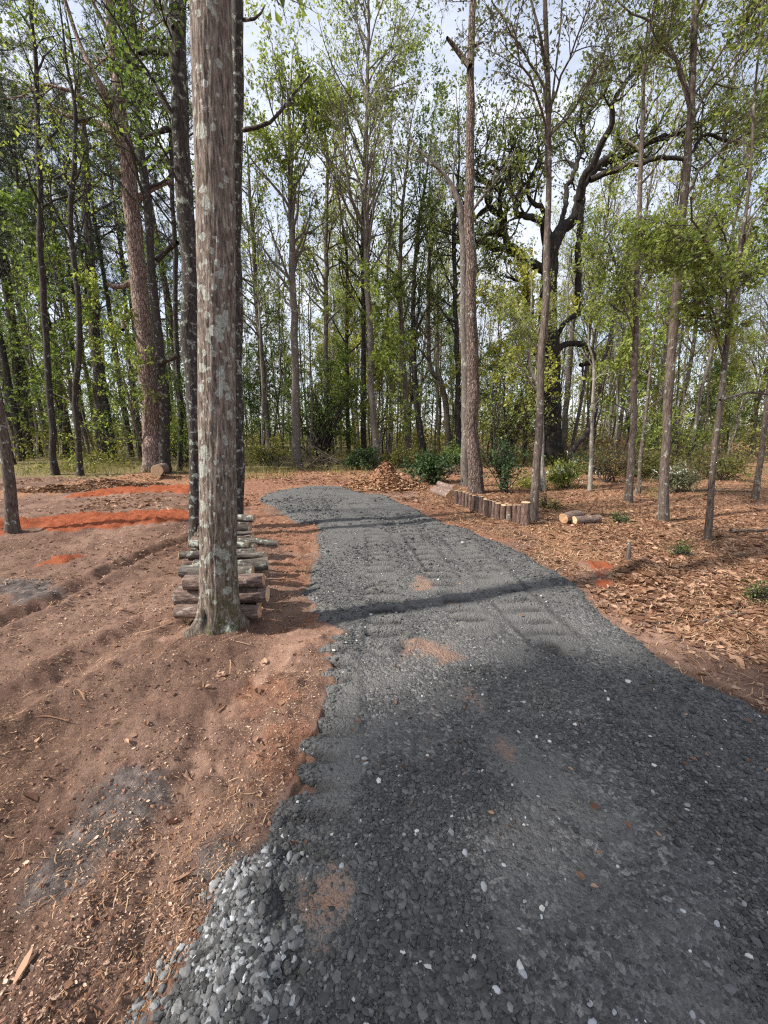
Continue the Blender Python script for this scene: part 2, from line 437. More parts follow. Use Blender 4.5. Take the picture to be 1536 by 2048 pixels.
def bark_x(name, dark, mid, light, lichen, lcol=(.40, .42, .36)):
    m, t, out = nt(name); v, vs = objvec(t, (.22, 1, 1)); n1 = noise(t, vs, 42, 8, .68, .5); n2 = noise(t, v, 9, 5, .65, .4); n3 = noise(t, v, 3, 3)
    col = ramp(t, n1, [(.33, dark), (.5, mid), (.68, light)])
    col = mixc(t, math_(t, 'MULTIPLY', n3, .7), col, mixc(t, 1.0, col, rgb(.5, .46, .44), 'MULTIPLY'))
    col = mixc(t, ramp(t, n2, [(.64 - lichen * .2, (0, 0, 0)), (.69 - lichen * .2, (1, 1, 1))]), col, rgb(*lcol))
    bsdf(t, out, col, .92, n1, 1.0, .03); return m
M['logbark'] = bark_x('log_bark', (.05, .042, .035), (.15, .13, .11), (.28, .25, .21), .45, (.36, .38, .32))
M['redlog'] = bark_x('red_log_bark', (.07, .045, .036), (.235, .165, .135), (.39, .30, .255), .25, (.38, .33, .29))
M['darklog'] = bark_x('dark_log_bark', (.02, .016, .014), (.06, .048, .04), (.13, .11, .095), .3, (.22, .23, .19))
M['edgelog'] = bark('edging_log_bark', (.05, .030, .024), (.17, .112, .088), (.30, .215, .18), .06, scale=55, bump=1.2)

M['lf_spring'] = leafmat('spring_leaf', (.13, .17, .045), (.24, .30, .075), (.37, .42, .13), .5)
M['lf_yellow'] = leafmat('yellow_green_leaf', (.22, .23, .06), (.37, .38, .095), (.50, .49, .16), .5)
M['lf_mid'] = leafmat('mid_green_leaf', (.06, .10, .03), (.12, .18, .05), (.20, .27, .08))
M['lf_dark'] = leafmat('dark_green_leaf', (.025, .05, .018), (.045, .085, .028), (.08, .13, .04), .3, .4)
M['lf_olive'] = leafmat('olive_oak_leaf', (.075, .10, .03), (.13, .165, .05), (.22, .24, .08), .45)
M['lf_grey'] = leafmat('grey_green_leaf', (.11, .125, .075), (.18, .20, .12), (.27, .29, .17), .45)
M['lf_rust'] = leafmat('rusty_bud_leaf', (.17, .11, .03), (.28, .19, .05), (.36, .28, .08))
M['needle'] = leafmat('pine_needle', (.035, .055, .03), (.065, .09, .05), (.11, .14, .075), .2)
M['grass'] = leafmat('woodland_grass', (.10, .105, .03), (.19, .18, .06), (.32, .27, .12), .35)
M['under'] = leafmat('undergrowth_leaf', (.08, .095, .025), (.17, .18, .045), (.28, .25, .09), .4)
M['flower'] = leafmat('white_blossom', (.6, .6, .55), (.75, .75, .72), (.8, .8, .78), .3)
M['litter'] = leafmat('dead_leaf', (.085, .04, .024), (.20, .105, .062), (.42, .265, .175), .12, .2)
M['chip'] = leafmat('soil_chip', (.06, .034, .024), (.27, .16, .11), (.56, .41, .30), .05, .2)
M['straw'] = leafmat('pine_straw', (.15, .07, .038), (.30, .16, .085), (.50, .34, .21), .05, .2)

def cutmat():
    m, t, out = nt('fresh_cut_wood'); tc = N(t, 'ShaderNodeTexCoord'); v = tc.outputs['Object']
    ln = N(t, 'ShaderNodeVectorMath', operation='LENGTH'); L(t, v, ln.inputs[0])
    w = math_(t, 'SINE', math_(t, 'MULTIPLY', math_(t, 'ADD', ln.outputs['Value'], math_(t, 'MULTIPLY', noise(t, v, 12, 3), .02)), 520.0))
    n = noise(t, v, 30, 4)
    col = ramp(t, math_(t, 'ADD', math_(t, 'MULTIPLY', w, .18), n), [(.25, (.36, .22, .12)), (.55, (.58, .40, .24)), (.85, (.70, .53, .35))])
    bsdf(t, out, col, .8, n, .3); return m
M['cut'] = cutmat()
def cutmat2():
    m, t, out = nt('weathered_cut_wood'); tc = N(t, 'ShaderNodeTexCoord'); v = tc.outputs['Object']
    n = noise(t, v, 24, 5)
    col = ramp(t, n, [(.3, (.20, .12, .07)), (.5, (.42, .25, .14)), (.75, (.56, .37, .22))])
    bsdf(t, out, col, .85, n, .4); return m
M['cutold'] = cutmat2()

def ground_mat():
    m, t, out = nt('woodland_soil'); tc = N(t, 'ShaderNodeTexCoord'); v = tc.outputs['Object']
    n1 = noise(t, v, 1.3, 8, .65); n2 = noise(t, v, 11, 8, .7); n3 = noise(t, v, 85, 5, .7); n4 = noise(t, v, .45, 4, .6)
    dirt = ramp(t, n2, [(.27, (0.095, 0.055, 0.038)), (.43, (0.236, 0.143, 0.104)), (.60, (0.350, 0.222, 0.164)), (.78, (0.491, 0.347, 0.270))])
    dirt = mixc(t, ramp(t, n1, [(.42, (0, 0, 0)), (.60, (.9, .9, .9))]), dirt, mixc(t, 1.0, dirt, rgb(.58, .53, .53), 'MULTIPLY'))
    dirt = mixc(t, ramp(t, math_(t, 'ADD', n4, math_(t, 'MULTIPLY', math_(t, 'SUBTRACT', n2, .5), .9)), [(.47, (0, 0, 0)), (.63, (.85, .85, .85))]), dirt, ramp(t, n3, [(.3, (.05, .028, .02)), (.55, (.13, .075, .05)), (.75, (.30, .19, .13))]))
    dirt = mixc(t, ramp(t, n3, [(.55, (0, 0, 0)), (.72, (.7, .7, .7))]), dirt, rgb(.47, .31, .21))
    dirt = mixc(t, ramp(t, n3, [(.28, (.7, .7, .7)), (.42, (0, 0, 0))]), dirt, rgb(.06, .033, .022))
    def msk(name, lo=.35, hi=.65):
        return ramp(t, math_(t, 'ADD', attr(t, name), math_(t, 'MULTIPLY', math_(t, 'SUBTRACT', n2, .5), .75)), [(lo, (0, 0, 0)), (hi, (1, 1, 1))])
    lit = ramp(t, noise(t, v, 26, 6, .75), [(.3, (.10, .045, .025)), (.46, (.27, .135, .075)), (.6, (.40, .235, .14)), (.74, (.55, .38, .26))])
    col = mixc(t, msk('litter'), dirt, lit)
    warm = ramp(t, n2, [(.3, (.15, .07, .042)), (.52, (.28, .14, .088)), (.75, (.42, .25, .16))])
    col = mixc(t, msk('warm'), col, warm)
    pale = ramp(t, n2, [(.3, (.24, .14, .10)), (.55, (.37, .225, .16)), (.75, (.48, .32, .24))])
    col = mixc(t, msk('pale'), col, pale)
    clay_hi = n3
    clay = ramp(t, math_(t, 'ADD', math_(t, 'MULTIPLY', n2, .6), math_(t, 'MULTIPLY', n3, .4)), [(.3, (0.114, 0.035, 0.018)), (.46, (0.282, 0.072, 0.030)), (.62, (0.378, 0.119, 0.053)), (.76, (0.317, 0.176, 0.114))])
    col = mixc(t, msk('clay'), col, clay)
    ash = ramp(t, n2, [(.32, (.03, .027, .026)), (.5, (.13, .105, .095)), (.7, (.30, .25, .225))])
    col = mixc(t, msk('ash', .4, .9), col, ash)
    fl = ramp(t, n2, [(.3, (.10, .075, .035)), (.5, (.20, .16, .075)), (.7, (.33, .27, .14))])
    col = mixc(t, msk('floor'), col, fl)
    n5 = noise(t, v, 300, 3, .7)
    col = mixc(t, ramp(t, n5, [(.30, (.55, .55, .55)), (.44, (0, 0, 0))]), col, mixc(t, 1.0, col, rgb(.35, .3, .28), 'MULTIPLY'))
    col = mixc(t, ramp(t, n5, [(.58, (0, 0, 0)), (.70, (.5, .5, .5))]), col, rgb(.50, .36, .26))
    hb = math_(t, 'ADD', n2, math_(t, 'ADD', math_(t, 'MULTIPLY', n3, .6), math_(t, 'MULTIPLY', n5, .3)))
    bsdf(t, out, col, .95, hb, 1.0, .03, .15); return m
M['ground'] = ground_mat()

def road_mat():
    m, t, out = nt('crushed_stone'); tc = N(t, 'ShaderNodeTexCoord'); v = tc.outputs['Object']
    vo = N(t, 'ShaderNodeTexVoronoi'); vo.inputs['Scale'].default_value = 55; L(t, v, vo.inputs['Vector'])
    vo2 = N(t, 'ShaderNodeTexVoronoi'); vo2.inputs['Scale'].default_value = 130; L(t, v, vo2.inputs['Vector'])
    n1 = noise(t, v, 2.2, 6, .65); n2 = noise(t, v, 140, 4, .7)
    sx = N(t, 'ShaderNodeSeparateColor'); L(t, vo.outputs['Color'], sx.inputs[0])
    sx2 = N(t, 'ShaderNodeSeparateColor'); L(t, vo2.outputs['Color'], sx2.inputs[0])
    base = ramp(t, sx.outputs[0], [(.0, (0.048, 0.047, 0.045)), (.5, (0.095, 0.093, 0.091)), (.85, (0.169, 0.165, 0.158)), (.97, (0.337, 0.327, 0.299))])
    base2 = ramp(t, sx2.outputs[0], [(.0, (0.044, 0.043, 0.042)), (.6, (0.095, 0.093, 0.091)), (.93, (0.185, 0.180, 0.170)), (1, (0.386, 0.374, 0.336))])
    base = mixc(t, .5, base, base2)
    fines = ramp(t, n2, [(.3, (0.088, 0.085, 0.080)), (.7, (0.180, 0.175, 0.164))])
    col = mixc(t, ramp(t, math_(t, 'ADD', n1, math_(t, 'MULTIPLY', attr(t, 'track'), .22)), [(.46, (0, 0, 0)), (.60, (.9, .9, .9))]), base, fines)
    col = mixc(t, math_(t, 'MULTIPLY', attr(t, 'trough'), 1.0), col, mixc(t, 1.0, base, rgb(.33, .33, .34), 'MULTIPLY'))
    st = ramp(t, math_(t, 'ADD', attr(t, 'stain'), math_(t, 'MULTIPLY', math_(t, 'SUBTRACT', noise(t, v, 9, 8, .8), .5), 1.7)), [(.42, (0, 0, 0)), (.85, (.9, .9, .9))])
    col = mixc(t, st, col, ramp(t, n2, [(.3, (.17, .10, .07)), (.7, (.36, .23, .165))]))
    hb = math_(t, 'ADD', math_(t, 'MULTIPLY', vo.outputs['Distance'], -.9), math_(t, 'ADD', math_(t, 'MULTIPLY', vo2.outputs['Distance'], -.5), math_(t, 'MULTIPLY', n2, .4)))
    bsdf(t, out, col, .85, hb, 1.0, .012, .3); return m
M['road'] = road_mat()

def stone_mat(name, stops):
    m, t, out = nt(name); tc = N(t, 'ShaderNodeTexCoord')
    n = noise(t, tc.outputs['Object'], 160, 4, .6)
    col = ramp(t, attr(t, 'tint'), stops)
    col = mixc(t, math_(t, 'MULTIPLY', n, .5), col, mixc(t, 1.0, col, rgb(.55, .55, .56), 'MULTIPLY'))
    bsdf(t, out, col, .75, n, .3, .003, .35); return m
M['stone'] = stone_mat('grey_stone', [(0, (0.037, 0.037, 0.036)), (.45, (0.082, 0.082, 0.078)), (.8, (0.157, 0.153, 0.147)), (.93, (0.255, 0.247, 0.228)), (.965, (0.511, 0.486, 0.433)), (1, (0.593, 0.566, 0.508))])
M['pebble'] = stone_mat('pale_pebble', [(0, (.11, .11, .105)), (.35, (.22, .22, .21)), (.7, (.40, .41, .41)), (.92, (.58, .59, .58)), (1, (.70, .70, .68))])

# ------------------------------------------------------------------ ground sheet
def polar(ratio1, r0, rmid, ratio2, rmax, dth):
    rs = [r0]
    while rs[-1] < rmid: rs.append(rs[-1] * ratio1)
    while rs[-1] < rmax: rs.append(rs[-1] * ratio2)
    rs = np.array(rs)
    front = np.arange(-76, 76, dth); back = np.arange(76, 284, 2.6)
    th = np.radians(np.concatenate([front, back]))
    return rs, th

def build_ground():
    rs, th = polar(1.0085, .3, 30, 1.07, 420, .33)
    rr, tt = np.meshgrid(rs, th, indexing='ij'); x = (rr * np.sin(tt)).ravel(); y = (rr * np.cos(tt)).ravel()
    sd = road_sd(x, y)
    z = H(x, y)
    z = np.where(sd > .02, np.minimum(z, H(x, y, False) - .012), z)
    def zone(pls, soft):
        m = np.zeros_like(x)
        for pl in pls:
            m = np.maximum(m, sstep(-soft, soft, sdp(x, y, pl) + soft * 1.1 * fbm2(x, y, .4, 4, 61)))
        return m
    clay = zone(CLAY, .12); warm = zone(WARM, .25); pale = np.maximum(zone(PALE, .12), .55 * zone(PALE2, .12)); ash = zone(ASH, .12)
    z = z + clay * (.03 * (1 + fbm2(x, y, .25, 3, 65)) + .045 * np.abs(fbm2(x, y, .13, 3, 67))) + pale * .01
    # right of the drive: leaf litter; left: bare soil; further back the woodland floor
    r = np.hypot(x, y)
    lit = sstep(.0, .9, x - 2.15 + .3 * fbm2(x, y, .7, 3, 71) + np.where(y > 3.5, (y - 3.5) * .28, 0)) * sstep(-2, 0, y)
    lit = np.maximum(lit, sstep(9.5, 11, y) * sstep(-8, -4, x) * .75 * sstep(0, 1, 19 - y))
    lit = np.maximum(lit, zone([poly((0, 985), (150, 965), (280, 945), (400, 955), (400, 972), (200, 978), (0, 1000))], .3))
    edge = 13.2 + 1.0 * fbm2(x, y, 2.0, 3, 75) + 2.2 * sstep(-7, -4, x) - 1.8 * sstep(2.5, 6, x)
    floor = sstep(-.8, 1.0, y - edge)
    floor = np.maximum(floor, sstep(9, 16, r) * sstep(5, 9, x) * .7)
    floor = np.where(y < 0, sstep(8, 14, r), floor)
    rt = sstep(1.5, 5, x); floor = floor * (1 - .6 * rt); lit = np.maximum(lit, rt * .6 * sstep(26, 14, r))
    mb = MB(); mb.add(np.stack([x, y, z], -1))
    nr, nth = len(rs), len(th)
    i = np.arange(nr - 1)[:, None] * nth; j = np.arange(nth)[None]; j2 = (j + 1) % nth
    mb.q = [np.stack([i + j, i + nth + j, i + nth + j2, i + j2], -1).reshape(-1, 4)]; mb.qm = [np.zeros(len(mb.q[0]), np.int32)]
    c = mb.n; mb.add(np.array([[0, 0, float(z[:nth].mean())]]))
    k = np.arange(nth); mb.t = [np.stack([np.full(nth, c), k, (k + 1) % nth], -1)]; mb.tm = [np.zeros(nth, np.int32)]
    ap = lambda a: np.r_[a, 0.0]
    o = mb.build('ground', M['ground'], attrs=dict(clay=ap(clay), warm=ap(warm), pale=ap(pale), ash=ap(ash), litter=ap(lit), floor=ap(floor)))
    tag(o, 'bare red brown soil and forest floor under the trees', 'ground', kind='structure')
build_ground()

def stain_field(x, y):
    st = np.zeros_like(x)
    for pl in STAIN: st = np.maximum(st, sstep(-.16, .22, sdp(x, y, pl) + .10 * fbm2(x, y, .22, 3, 81)))
    return st
def build_road():
    rs, th = polar(1.0075, .3, 13, 1.01, 14, .3)
    rr, tt = np.meshgrid(rs, th, indexing='ij'); x = (rr * np.sin(tt)).ravel(); y = (rr * np.cos(tt)).ravel()
    sd = road_sd(x, y); z = RZ(x, y, sd)
    st = np.zeros_like(x)
    for pl in STAIN: st = np.maximum(st, sstep(-.16, .22, sdp(x, y, pl) + .10 * fbm2(x, y, .22, 3, 81)))
    z = z + .006 * st * (1 + fbm2(x, y, .06, 3, 83))
    nr, nth = len(rs), len(th)
    i = np.arange(nr - 1)[:, None] * nth; j = np.arange(nth)[None]; j2 = (j + 1) % nth
    q = np.stack([i + j, i + nth + j, i + nth + j2, i + j2], -1).reshape(-1, 4)
    keep = (sd[q] > -.12).all(1) & (y[q] > -4.5).all(1); q = q[keep]
    used = np.unique(q); mp = np.full(len(x), -1); mp[used] = np.arange(len(used))
    mb = MB(); mb.add(np.stack([x, y, z], -1)[used], mp[q])
    o = mb.build('gravel_drive', M['road'], attrs=dict(stain=st[used], track=track_mask(x, y)[used], trough=tread_trough(x, y)[used]))
    tag(o, 'dark grey crushed stone drive running back into the clearing', 'drive', kind='structure')
build_road()

# ------------------------------------------------------------------ loose stones
def ico(sub=0):
    import bmesh
    bm = bmesh.new(); bmesh.ops.create_icosphere(bm, subdivisions=sub + 1, radius=1)
    v = np.array([p.co[:] for p in bm.verts]); bm.verts.ensure_lookup_table(); bm.verts.index_update()
    f = np.array([[q.index for q in p.verts] for p in bm.faces]); bm.free(); return v, f
def rots(g, n):
    q = nrm(g.normal(size=(n, 4))); w, x, y, z = q.T
    return np.stack([np.stack([1 - 2 * (y * y + z * z), 2 * (x * y - z * w), 2 * (x * z + y * w)], -1),
                     np.stack([2 * (x * y + z * w), 1 - 2 * (x * x + z * z), 2 * (y * z - x * w)], -1),
                     np.stack([2 * (x * z - y * w), 2 * (y * z + x * w), 1 - 2 * (x * x + y * y)], -1)], 1)
def rotz(g, n, tilt=.35):
    a = g.uniform(0, 2 * math.pi, n); c, s = np.cos(a), np.sin(a); z = np.zeros(n); o = np.ones(n)
    Rz = np.stack([np.stack([c, -s, z], -1), np.stack([s, c, z], -1), np.stack([z, z, o], -1)], 1)
    b = g.normal(0, tilt, n); c, s = np.cos(b), np.sin(b)
    Rx = np.stack([np.stack([o, z, z], -1), np.stack([z, c, -s], -1), np.stack([z, s, c], -1)], 1)
    return Rx @ Rz
def stones(g, mb, x, y, zb, size, tint, sub=0, jag=.28, flat=(1.15, .85, .55)):
    v, f = ico(sub); n = len(x)
    k = 24; var = []
    for _ in range(k):
        if sub: vv = v * (1 + jag * fbm3(v[:, 0] * 1.3 + 9 * _, v[:, 1] * 1.3, v[:, 2] * 1.3, 2, _))[:, None]
        else: vv = v * (1 + g.uniform(-jag, jag, len(v)))[:, None]
        var.append(vv * np.array(flat) * g.uniform(.8, 1.2, 3))
    var = np.array(var)[g.integers(0, k, n)]
    vv = np.einsum('nij,nvj->nvi', rotz(g, n), var) * size[:, None, None]
    vv += np.stack([x, y, zb + size * .28], -1)[:, None]
    ff = (f[None] + (np.arange(n) * len(v))[:, None, None]).reshape(-1, 3)
    mb.add(vv.reshape(-1, 3), tris=ff, tint=np.repeat(tint, len(v)))
def sample(g, n, r0, r1, a0, a1, pw=0):
    """log-radial sampling (pw=0), denser near the camera"""
    r = np.exp(g.uniform(math.log(r0), math.log(r1), n)); a = np.radians(g.uniform(a0, a1, n))
    return r * np.sin(a), r * np.cos(a), r

g = np.random.default_rng(3)
mb = MB()
x, y, r = sample(g, 330000, .7, 12, -62, 68)
sd = road_sd(x, y)
dens = np.clip(.40 + 1.7 * fbm2(x, y, .7, 3, 91), .03, 1) * (1 - .5 * np.clip(track_mask(x, y), 0, 1)) * (1 - .85 * stain_field(x, y))
edge_boost = np.where(sd < .1, 1.0, 0)
keep = (sd > -.01) & (g.random(len(x)) < np.maximum(dens, edge_boost * .6))
x, y, r, sd = x[keep], y[keep], r[keep], sd[keep]
size = np.clip(g.lognormal(math.log(.0037), .55, len(x)), .0015, .015) * np.clip(r / 3.0, 1, 2.4)
tint = np.clip(g.beta(2.0, 2.6, len(x)) * .85 + (g.random(len(x)) > .985) * .5, 0, 1)
stones(g, mb, x, y, RZ(x, y, sd), size, tint, 0)
tag(mb.build('gravel', M['stone'], smooth=False), 'loose angular grey stones strewn over the drive', 'gravel', kind='stuff')
# pale rounded pebbles spilled at the near left edge
mb = MB()
lo, hi = LIGHTSTONE.min(0) - .06, LIGHTSTONE.max(0) + .06
x = g.uniform(lo[0], hi[0], 9000); y = g.uniform(lo[1], hi[1], 9000)
s_ = sdp(x, y, LIGHTSTONE) + .05 * fbm2(x, y, .12, 2, 95)
keep = (s_ > -.06) & (g.random(9000) < np.clip((.42 - np.maximum(s_, 0) * 1.1) * (.70 + 1.5 * fbm2(x, y, .2, 3, 97)), .04, 1) * sstep(-.06, .04, s_))
x, y = x[keep], y[keep]
size = np.clip(g.lognormal(math.log(.0078), .36, len(x)), .0035, .018)
stones(g, mb, x, y, np.maximum(RZ(x, y), H(x, y)) + g.uniform(-.002, .004, len(x)), size * .82, np.clip(g.normal(.30, .27, len(x)), 0, 1), 1, .42, (1.25, .9, .7))
x, y, r = sample(g, 700, .8, 6, -60, 60); k = road_sd(x, y) > .03; x, y, r = x[k], y[k], r[k]
stones(g, mb, x, y, RZ(x, y), np.clip(g.lognormal(math.log(.0055), .4, len(x)), .0025, .012), np.clip(g.normal(.50, .25, len(x)), 0, 1), 1, .22, (1.2, .85, .6))
tag(mb.build('pebbles', M['pebble'], smooth=False), 'pale rounded pebbles spilled along the near left edge of the drive', 'pebbles', kind='stuff')
# clods of soil
mb = MB()
x, y, r = sample(g, 26000, .8, 14, -64, 64); sd = road_sd(x, y)
keep = (sd < -.02) & (g.random(len(x)) < np.clip(.35 + 1.3 * fbm2(x, y, .7, 3, 99), .03, 1))
x, y, r = x[keep], y[keep], r[keep]
stones(g, mb, x, y, H(x, y) - .002, np.clip(g.lognormal(math.log(.0048), .45, len(x)), .002, .012) * np.clip(r / 3, 1, 2), g.random(len(x)), 0, .35, (1, .9, .6))
m, t, out = nt('soil_clod'); bsdf(t, out, ramp(t, attr(t, 'tint'), [(0, (.085, .045, .03)), (.5, (.19, .10, .066)), (1, (.33, .19, .13))]), .95); M['clod'] = m
tag(mb.build('soil_crumbs', M['clod'], smooth=False), 'crumbs of red brown soil scattered over bare ground', 'soil', kind='stuff')

# ------------------------------------------------------------------ leaf litter, straw, twigs
def strewn_leaves(g, mb, x, y, size, zoff=.004):
    n = len(x); z = H(x, y)
    a = g.uniform(0, 2 * math.pi, n); d = np.stack([np.cos(a), np.sin(a), g.normal(0, .22, n)], -1); d = nrm(d)
    nv = nrm(g.normal(size=(n, 3)) * .38 + np.array([0, 0, 1.])); w = nrm(np.cross(d, nv)); up = np.cross(w, d)
    up = up * np.sign(up[:, 2:3] + 1e-9)
    s = size[:, None]; ww = s * g.uniform(.17, .34, (n, 1)); curl = s * g.uniform(-.02, .2, (n, 1)); tip = s * g.uniform(-.05, .25, (n, 1))
    c = np.stack([x, y, z + zoff + g.uniform(0, .012, n)], -1)
    v = np.stack([c - d * s * .5, c - d * s * .12 - w * ww + up * curl, c - d * s * .1, c - d * s * .12 + w * ww + up * curl,
                  c + d * s * .22 - w * ww * .8 + up * curl, c + d * s * .22 + up * tip * .3, c + d * s * .22 + w * ww * .8 + up * curl, c + d * s * .52 + up * tip], 1)
    b = (np.arange(n) * 8)[:, None]
    q = np.concatenate([b + np.array([[1, 4, 5, 2]]), b + np.array([[2, 5, 6, 3]])]).reshape(-1, 4)
    t = np.concatenate([b + np.array([[0, 1, 2]]), b + np.array([[0, 2, 3]]), b + np.array([[4, 7, 5]]), b + np.array([[5, 7, 6]])]).reshape(-1, 3)
    mb.add(v.reshape(-1, 3), q, t, tint=np.repeat(g.random(n), 8))
def strewn_straw(g, mb, x, y, length, width, zoff=.004, lift=.25):
    n = len(x); z = H(x, y); a = g.uniform(0, 2 * math.pi, n)
    d = nrm(np.stack([np.cos(a), np.sin(a), g.normal(0, lift, n)], -1)); w = np.stack([-np.sin(a), np.cos(a), np.zeros(n)], -1) * width[:, None]
    bnd = w / width[:, None] * (length * g.normal(0, .09, n))[:, None]
    c = np.stack([x, y, z + zoff + g.uniform(0, .01, n)], -1); h = d * length[:, None] * .5; up = np.array([0, 0, 1.]) * (width * .8)[:, None]
    v = np.stack([c - h - w * .6, c - h + w * .6, c - w + bnd + up, c + w + bnd + up, c + h - w * .5, c + h + w * .5], 1)
    b = (np.arange(n) * 6)[:, None]
    mb.add(v.reshape(-1, 3), np.concatenate([b + np.array([[0, 2, 3, 1]]), b + np.array([[2, 4, 5, 3]])]).reshape(-1, 4), tint=np.repeat(g.random(n), 6))

g = np.random.default_rng(5)
mb = MB()
x, y, r = sample(g, 120000, 1.6, 20, 5, 66); sd = road_sd(x, y)
right = x - 2.2 - np.where(y > 3.5, -(y - 3.5) * .25, 0)
keep = (sd < -.06) & (g.random(len(x)) < np.clip(-sd * .55 + .35 * fbm2(x, y, .8, 3, 101), .02, .95)) & (x > 0)
x, y, r = x[keep], y[keep], r[keep]
strewn_leaves(g, mb, x, y, np.clip(g.lognormal(math.log(.038), .5, len(x)), .012, .11))
x, y, r = sample(g, 9000, 1.2, 13, -60, 5); sd = road_sd(x, y); k = (sd < -.08) & (g.random(len(x)) < sstep(.8, 4.5, r) + .12) & (g.random(len(x)) < np.clip(.5 + fbm2(x, y, 1.1, 2, 105), .05, 1)); x, y = x[k], y[k]
strewn_leaves(g, mb, x, y, np.clip(g.lognormal(math.log(.028), .45, len(x)), .010, .08))
x, y, r = sample(g, 12000, 8.5, 17, -48, 6); k = (road_sd(x, y) < -.1); x, y = x[k], y[k]; k = g.random(len(x)) < np.clip(.2 + fbm2(x, y, 1.5, 3, 107) + sstep(11, 13, y), .04, .9)
strewn_leaves(g, mb, x[k], y[k], np.clip(g.lognormal(math.log(.075), .35, k.sum()), .03, .15))
# brown leaves on the drive, a few
x, y, r = sample(g, 160, 1.2, 9, -40, 50); k = road_sd(x, y) > .05
strewn_leaves(g, mb, x[k], y[k], g.uniform(.02, .045, k.sum()), .03)
tag(mb.build('leaf_litter', M['litter'], smooth=False), 'fallen brown leaves covering the ground on both sides of the drive', 'leaf litter', kind='stuff')
mb = MB()
x, y, r = sample(g, 42000, .75, 11, -66, 20); sd = road_sd(x, y)
k = (sd < -.03) & (g.random(len(x)) < np.clip(.32 + 1.1 * fbm2(x, y, .6, 3, 111), .04, 1)); x, y, r = x[k], y[k], r[k]
strewn_straw(g, mb, x, y, np.clip(g.lognormal(math.log(.014), .55, len(x)), .005, .06) * np.clip(r / 3, 1, 2), g.uniform(.0005, .0020, len(x)) * np.clip(r / 2, 1, 2.5), lift=.35)
x, y, r = sample(g, 85000, 1.6, 12, 5, 66); sd = road_sd(x, y)
k = (sd < -.02) & (g.random(len(x)) < np.clip(.5 + .9 * fbm2(x, y, .7, 3, 115), .1, 1)); x, y, r = x[k], y[k], r[k]
strewn_straw(g, mb, x, y, g.uniform(.04, .14, len(x)), g.uniform(.0009, .0022, len(x)) * np.clip(r / 2.2, 1, 2.5), .008)
x, y, r = sample(g, 240, 2.6, 12, -60, 62); k = (road_sd(x, y) < -.05); x, y = x[k], y[k]
strewn_straw(g, mb, x, y, g.uniform(.12, .4, len(x)), g.uniform(.002, .0045, len(x)), .012, .1)
fl = MB()
x, y, r = sample(g, 130000, .75, 13, -66, 66); sd = road_sd(x, y)
k = (sd < -.02) & (g.random(len(x)) < np.clip(.26 + 1.2 * fbm2(x, y, .5, 4, 117), .03, 1)); x, y, r = x[k], y[k], r[k]
strewn_leaves(g, fl, x, y, np.clip(g.lognormal(math.log(.0052), .6, len(x)), .002, .022) * np.clip(r / 2.4, 1, 2.5), .001)
tag(fl.build('bark_chips', M['chip'], smooth=False), 'small brown and tan chips and leaf fragments matted into the soil', 'bark chips', kind='stuff')
tag(mb.build('pine_straw', M['straw'], smooth=False), 'pine straw and wood chips strewn over the soil', 'pine straw', kind='stuff')

# one big lobed oak leaf on the soil
def big_leaf(px, py, size, rot, label, lobed=True):
    c = P(px, py); c[2] = float(H(c[0:1], c[1:2])[0]) + .012
    if lobed: out = [(0, -.1), (.06, .05), (.30, .0), (.16, .16), (.42, .30), (.18, .34), (.30, .58), (.10, .52), (.03, .80)]
    else: out = [(0, -.1), (.10, .1), (.17, .35), (.13, .6), (0.03, .85)]
    n = len(out); right = np.array([[a, b, .0] for a, b in out]); mid = np.array([[0, b, 0] for a, b in out]); left = right * np.array([-1, 1, 1])
    pts = np.vstack([right, mid, left]) * size
    pts[:, 2] += np.abs(pts[:, 0]) * .35 + .25 * np.maximum(pts[:, 1] - .3 * size, 0) + .01 * np.sin(pts[:, 0] * 60)
    i = np.arange(n - 1)
    q = np.vstack([np.stack([i, i + 1, n + i + 1, n + i], -1), np.stack([n + i, n + i + 1, 2 * n + i + 1, 2 * n + i], -1)])
    ca, sa = math.cos(rot), math.sin(rot); pts = pts @ np.array([[ca, sa, 0], [-sa, ca, 0], [0, 0, 1]]) + c
    th = pts.copy(); th[:, 2] -= .0008
    k = len(pts)
    mb = MB(); mb.add(np.vstack([pts, th]), np.vstack([q, q[:, ::-1] + k]), tint=.75)
    tag(mb.build('fallen_leaf', M['litter'], origin=c), label, 'leaf')
big_leaf(380, 1552, .105, 2.4, 'large tan lobed oak leaf lying alone on bare soil left of the drive')
big_leaf(32, 1978, .085, .15, 'smooth pale oval leaf standing up at the lower left corner', False)
big_leaf(345, 1770, .07, -1.2, 'narrow brown leaf lying beside the pale pebble spill', False)

# ------------------------------------------------------------------ trees
def trunk_mesh(mb, path, sides, amp=.05, seed=0, mat=0, flare=.0, fh=.25):
    """path (n,4) with radius; lumpy surface"""
    n = len(path); th = np.linspace(0, 2 * math.pi, sides, endpoint=False)
    z = path[:, 2:3]; zz = z - path[0, 2]
    base = path[:, 3:4] * np.ones((1, sides))
    k = 1 + amp * fbm3(np.cos(th)[None] * 1.7 + 0 * z, np.sin(th)[None] * 1.7 + 0 * z, z * 1.5 + 0 * th[None], 3, seed)
    if flare: k = k + flare * np.exp(-np.maximum(zz, 0) / fh) * (1 + .55 * np.sin(th * 4 + seed)[None] + .3 * np.sin(th * 7 + 2 * seed)[None])
    tubes(mb, path[None, :, :3], (base * k)[None], sides, mat)

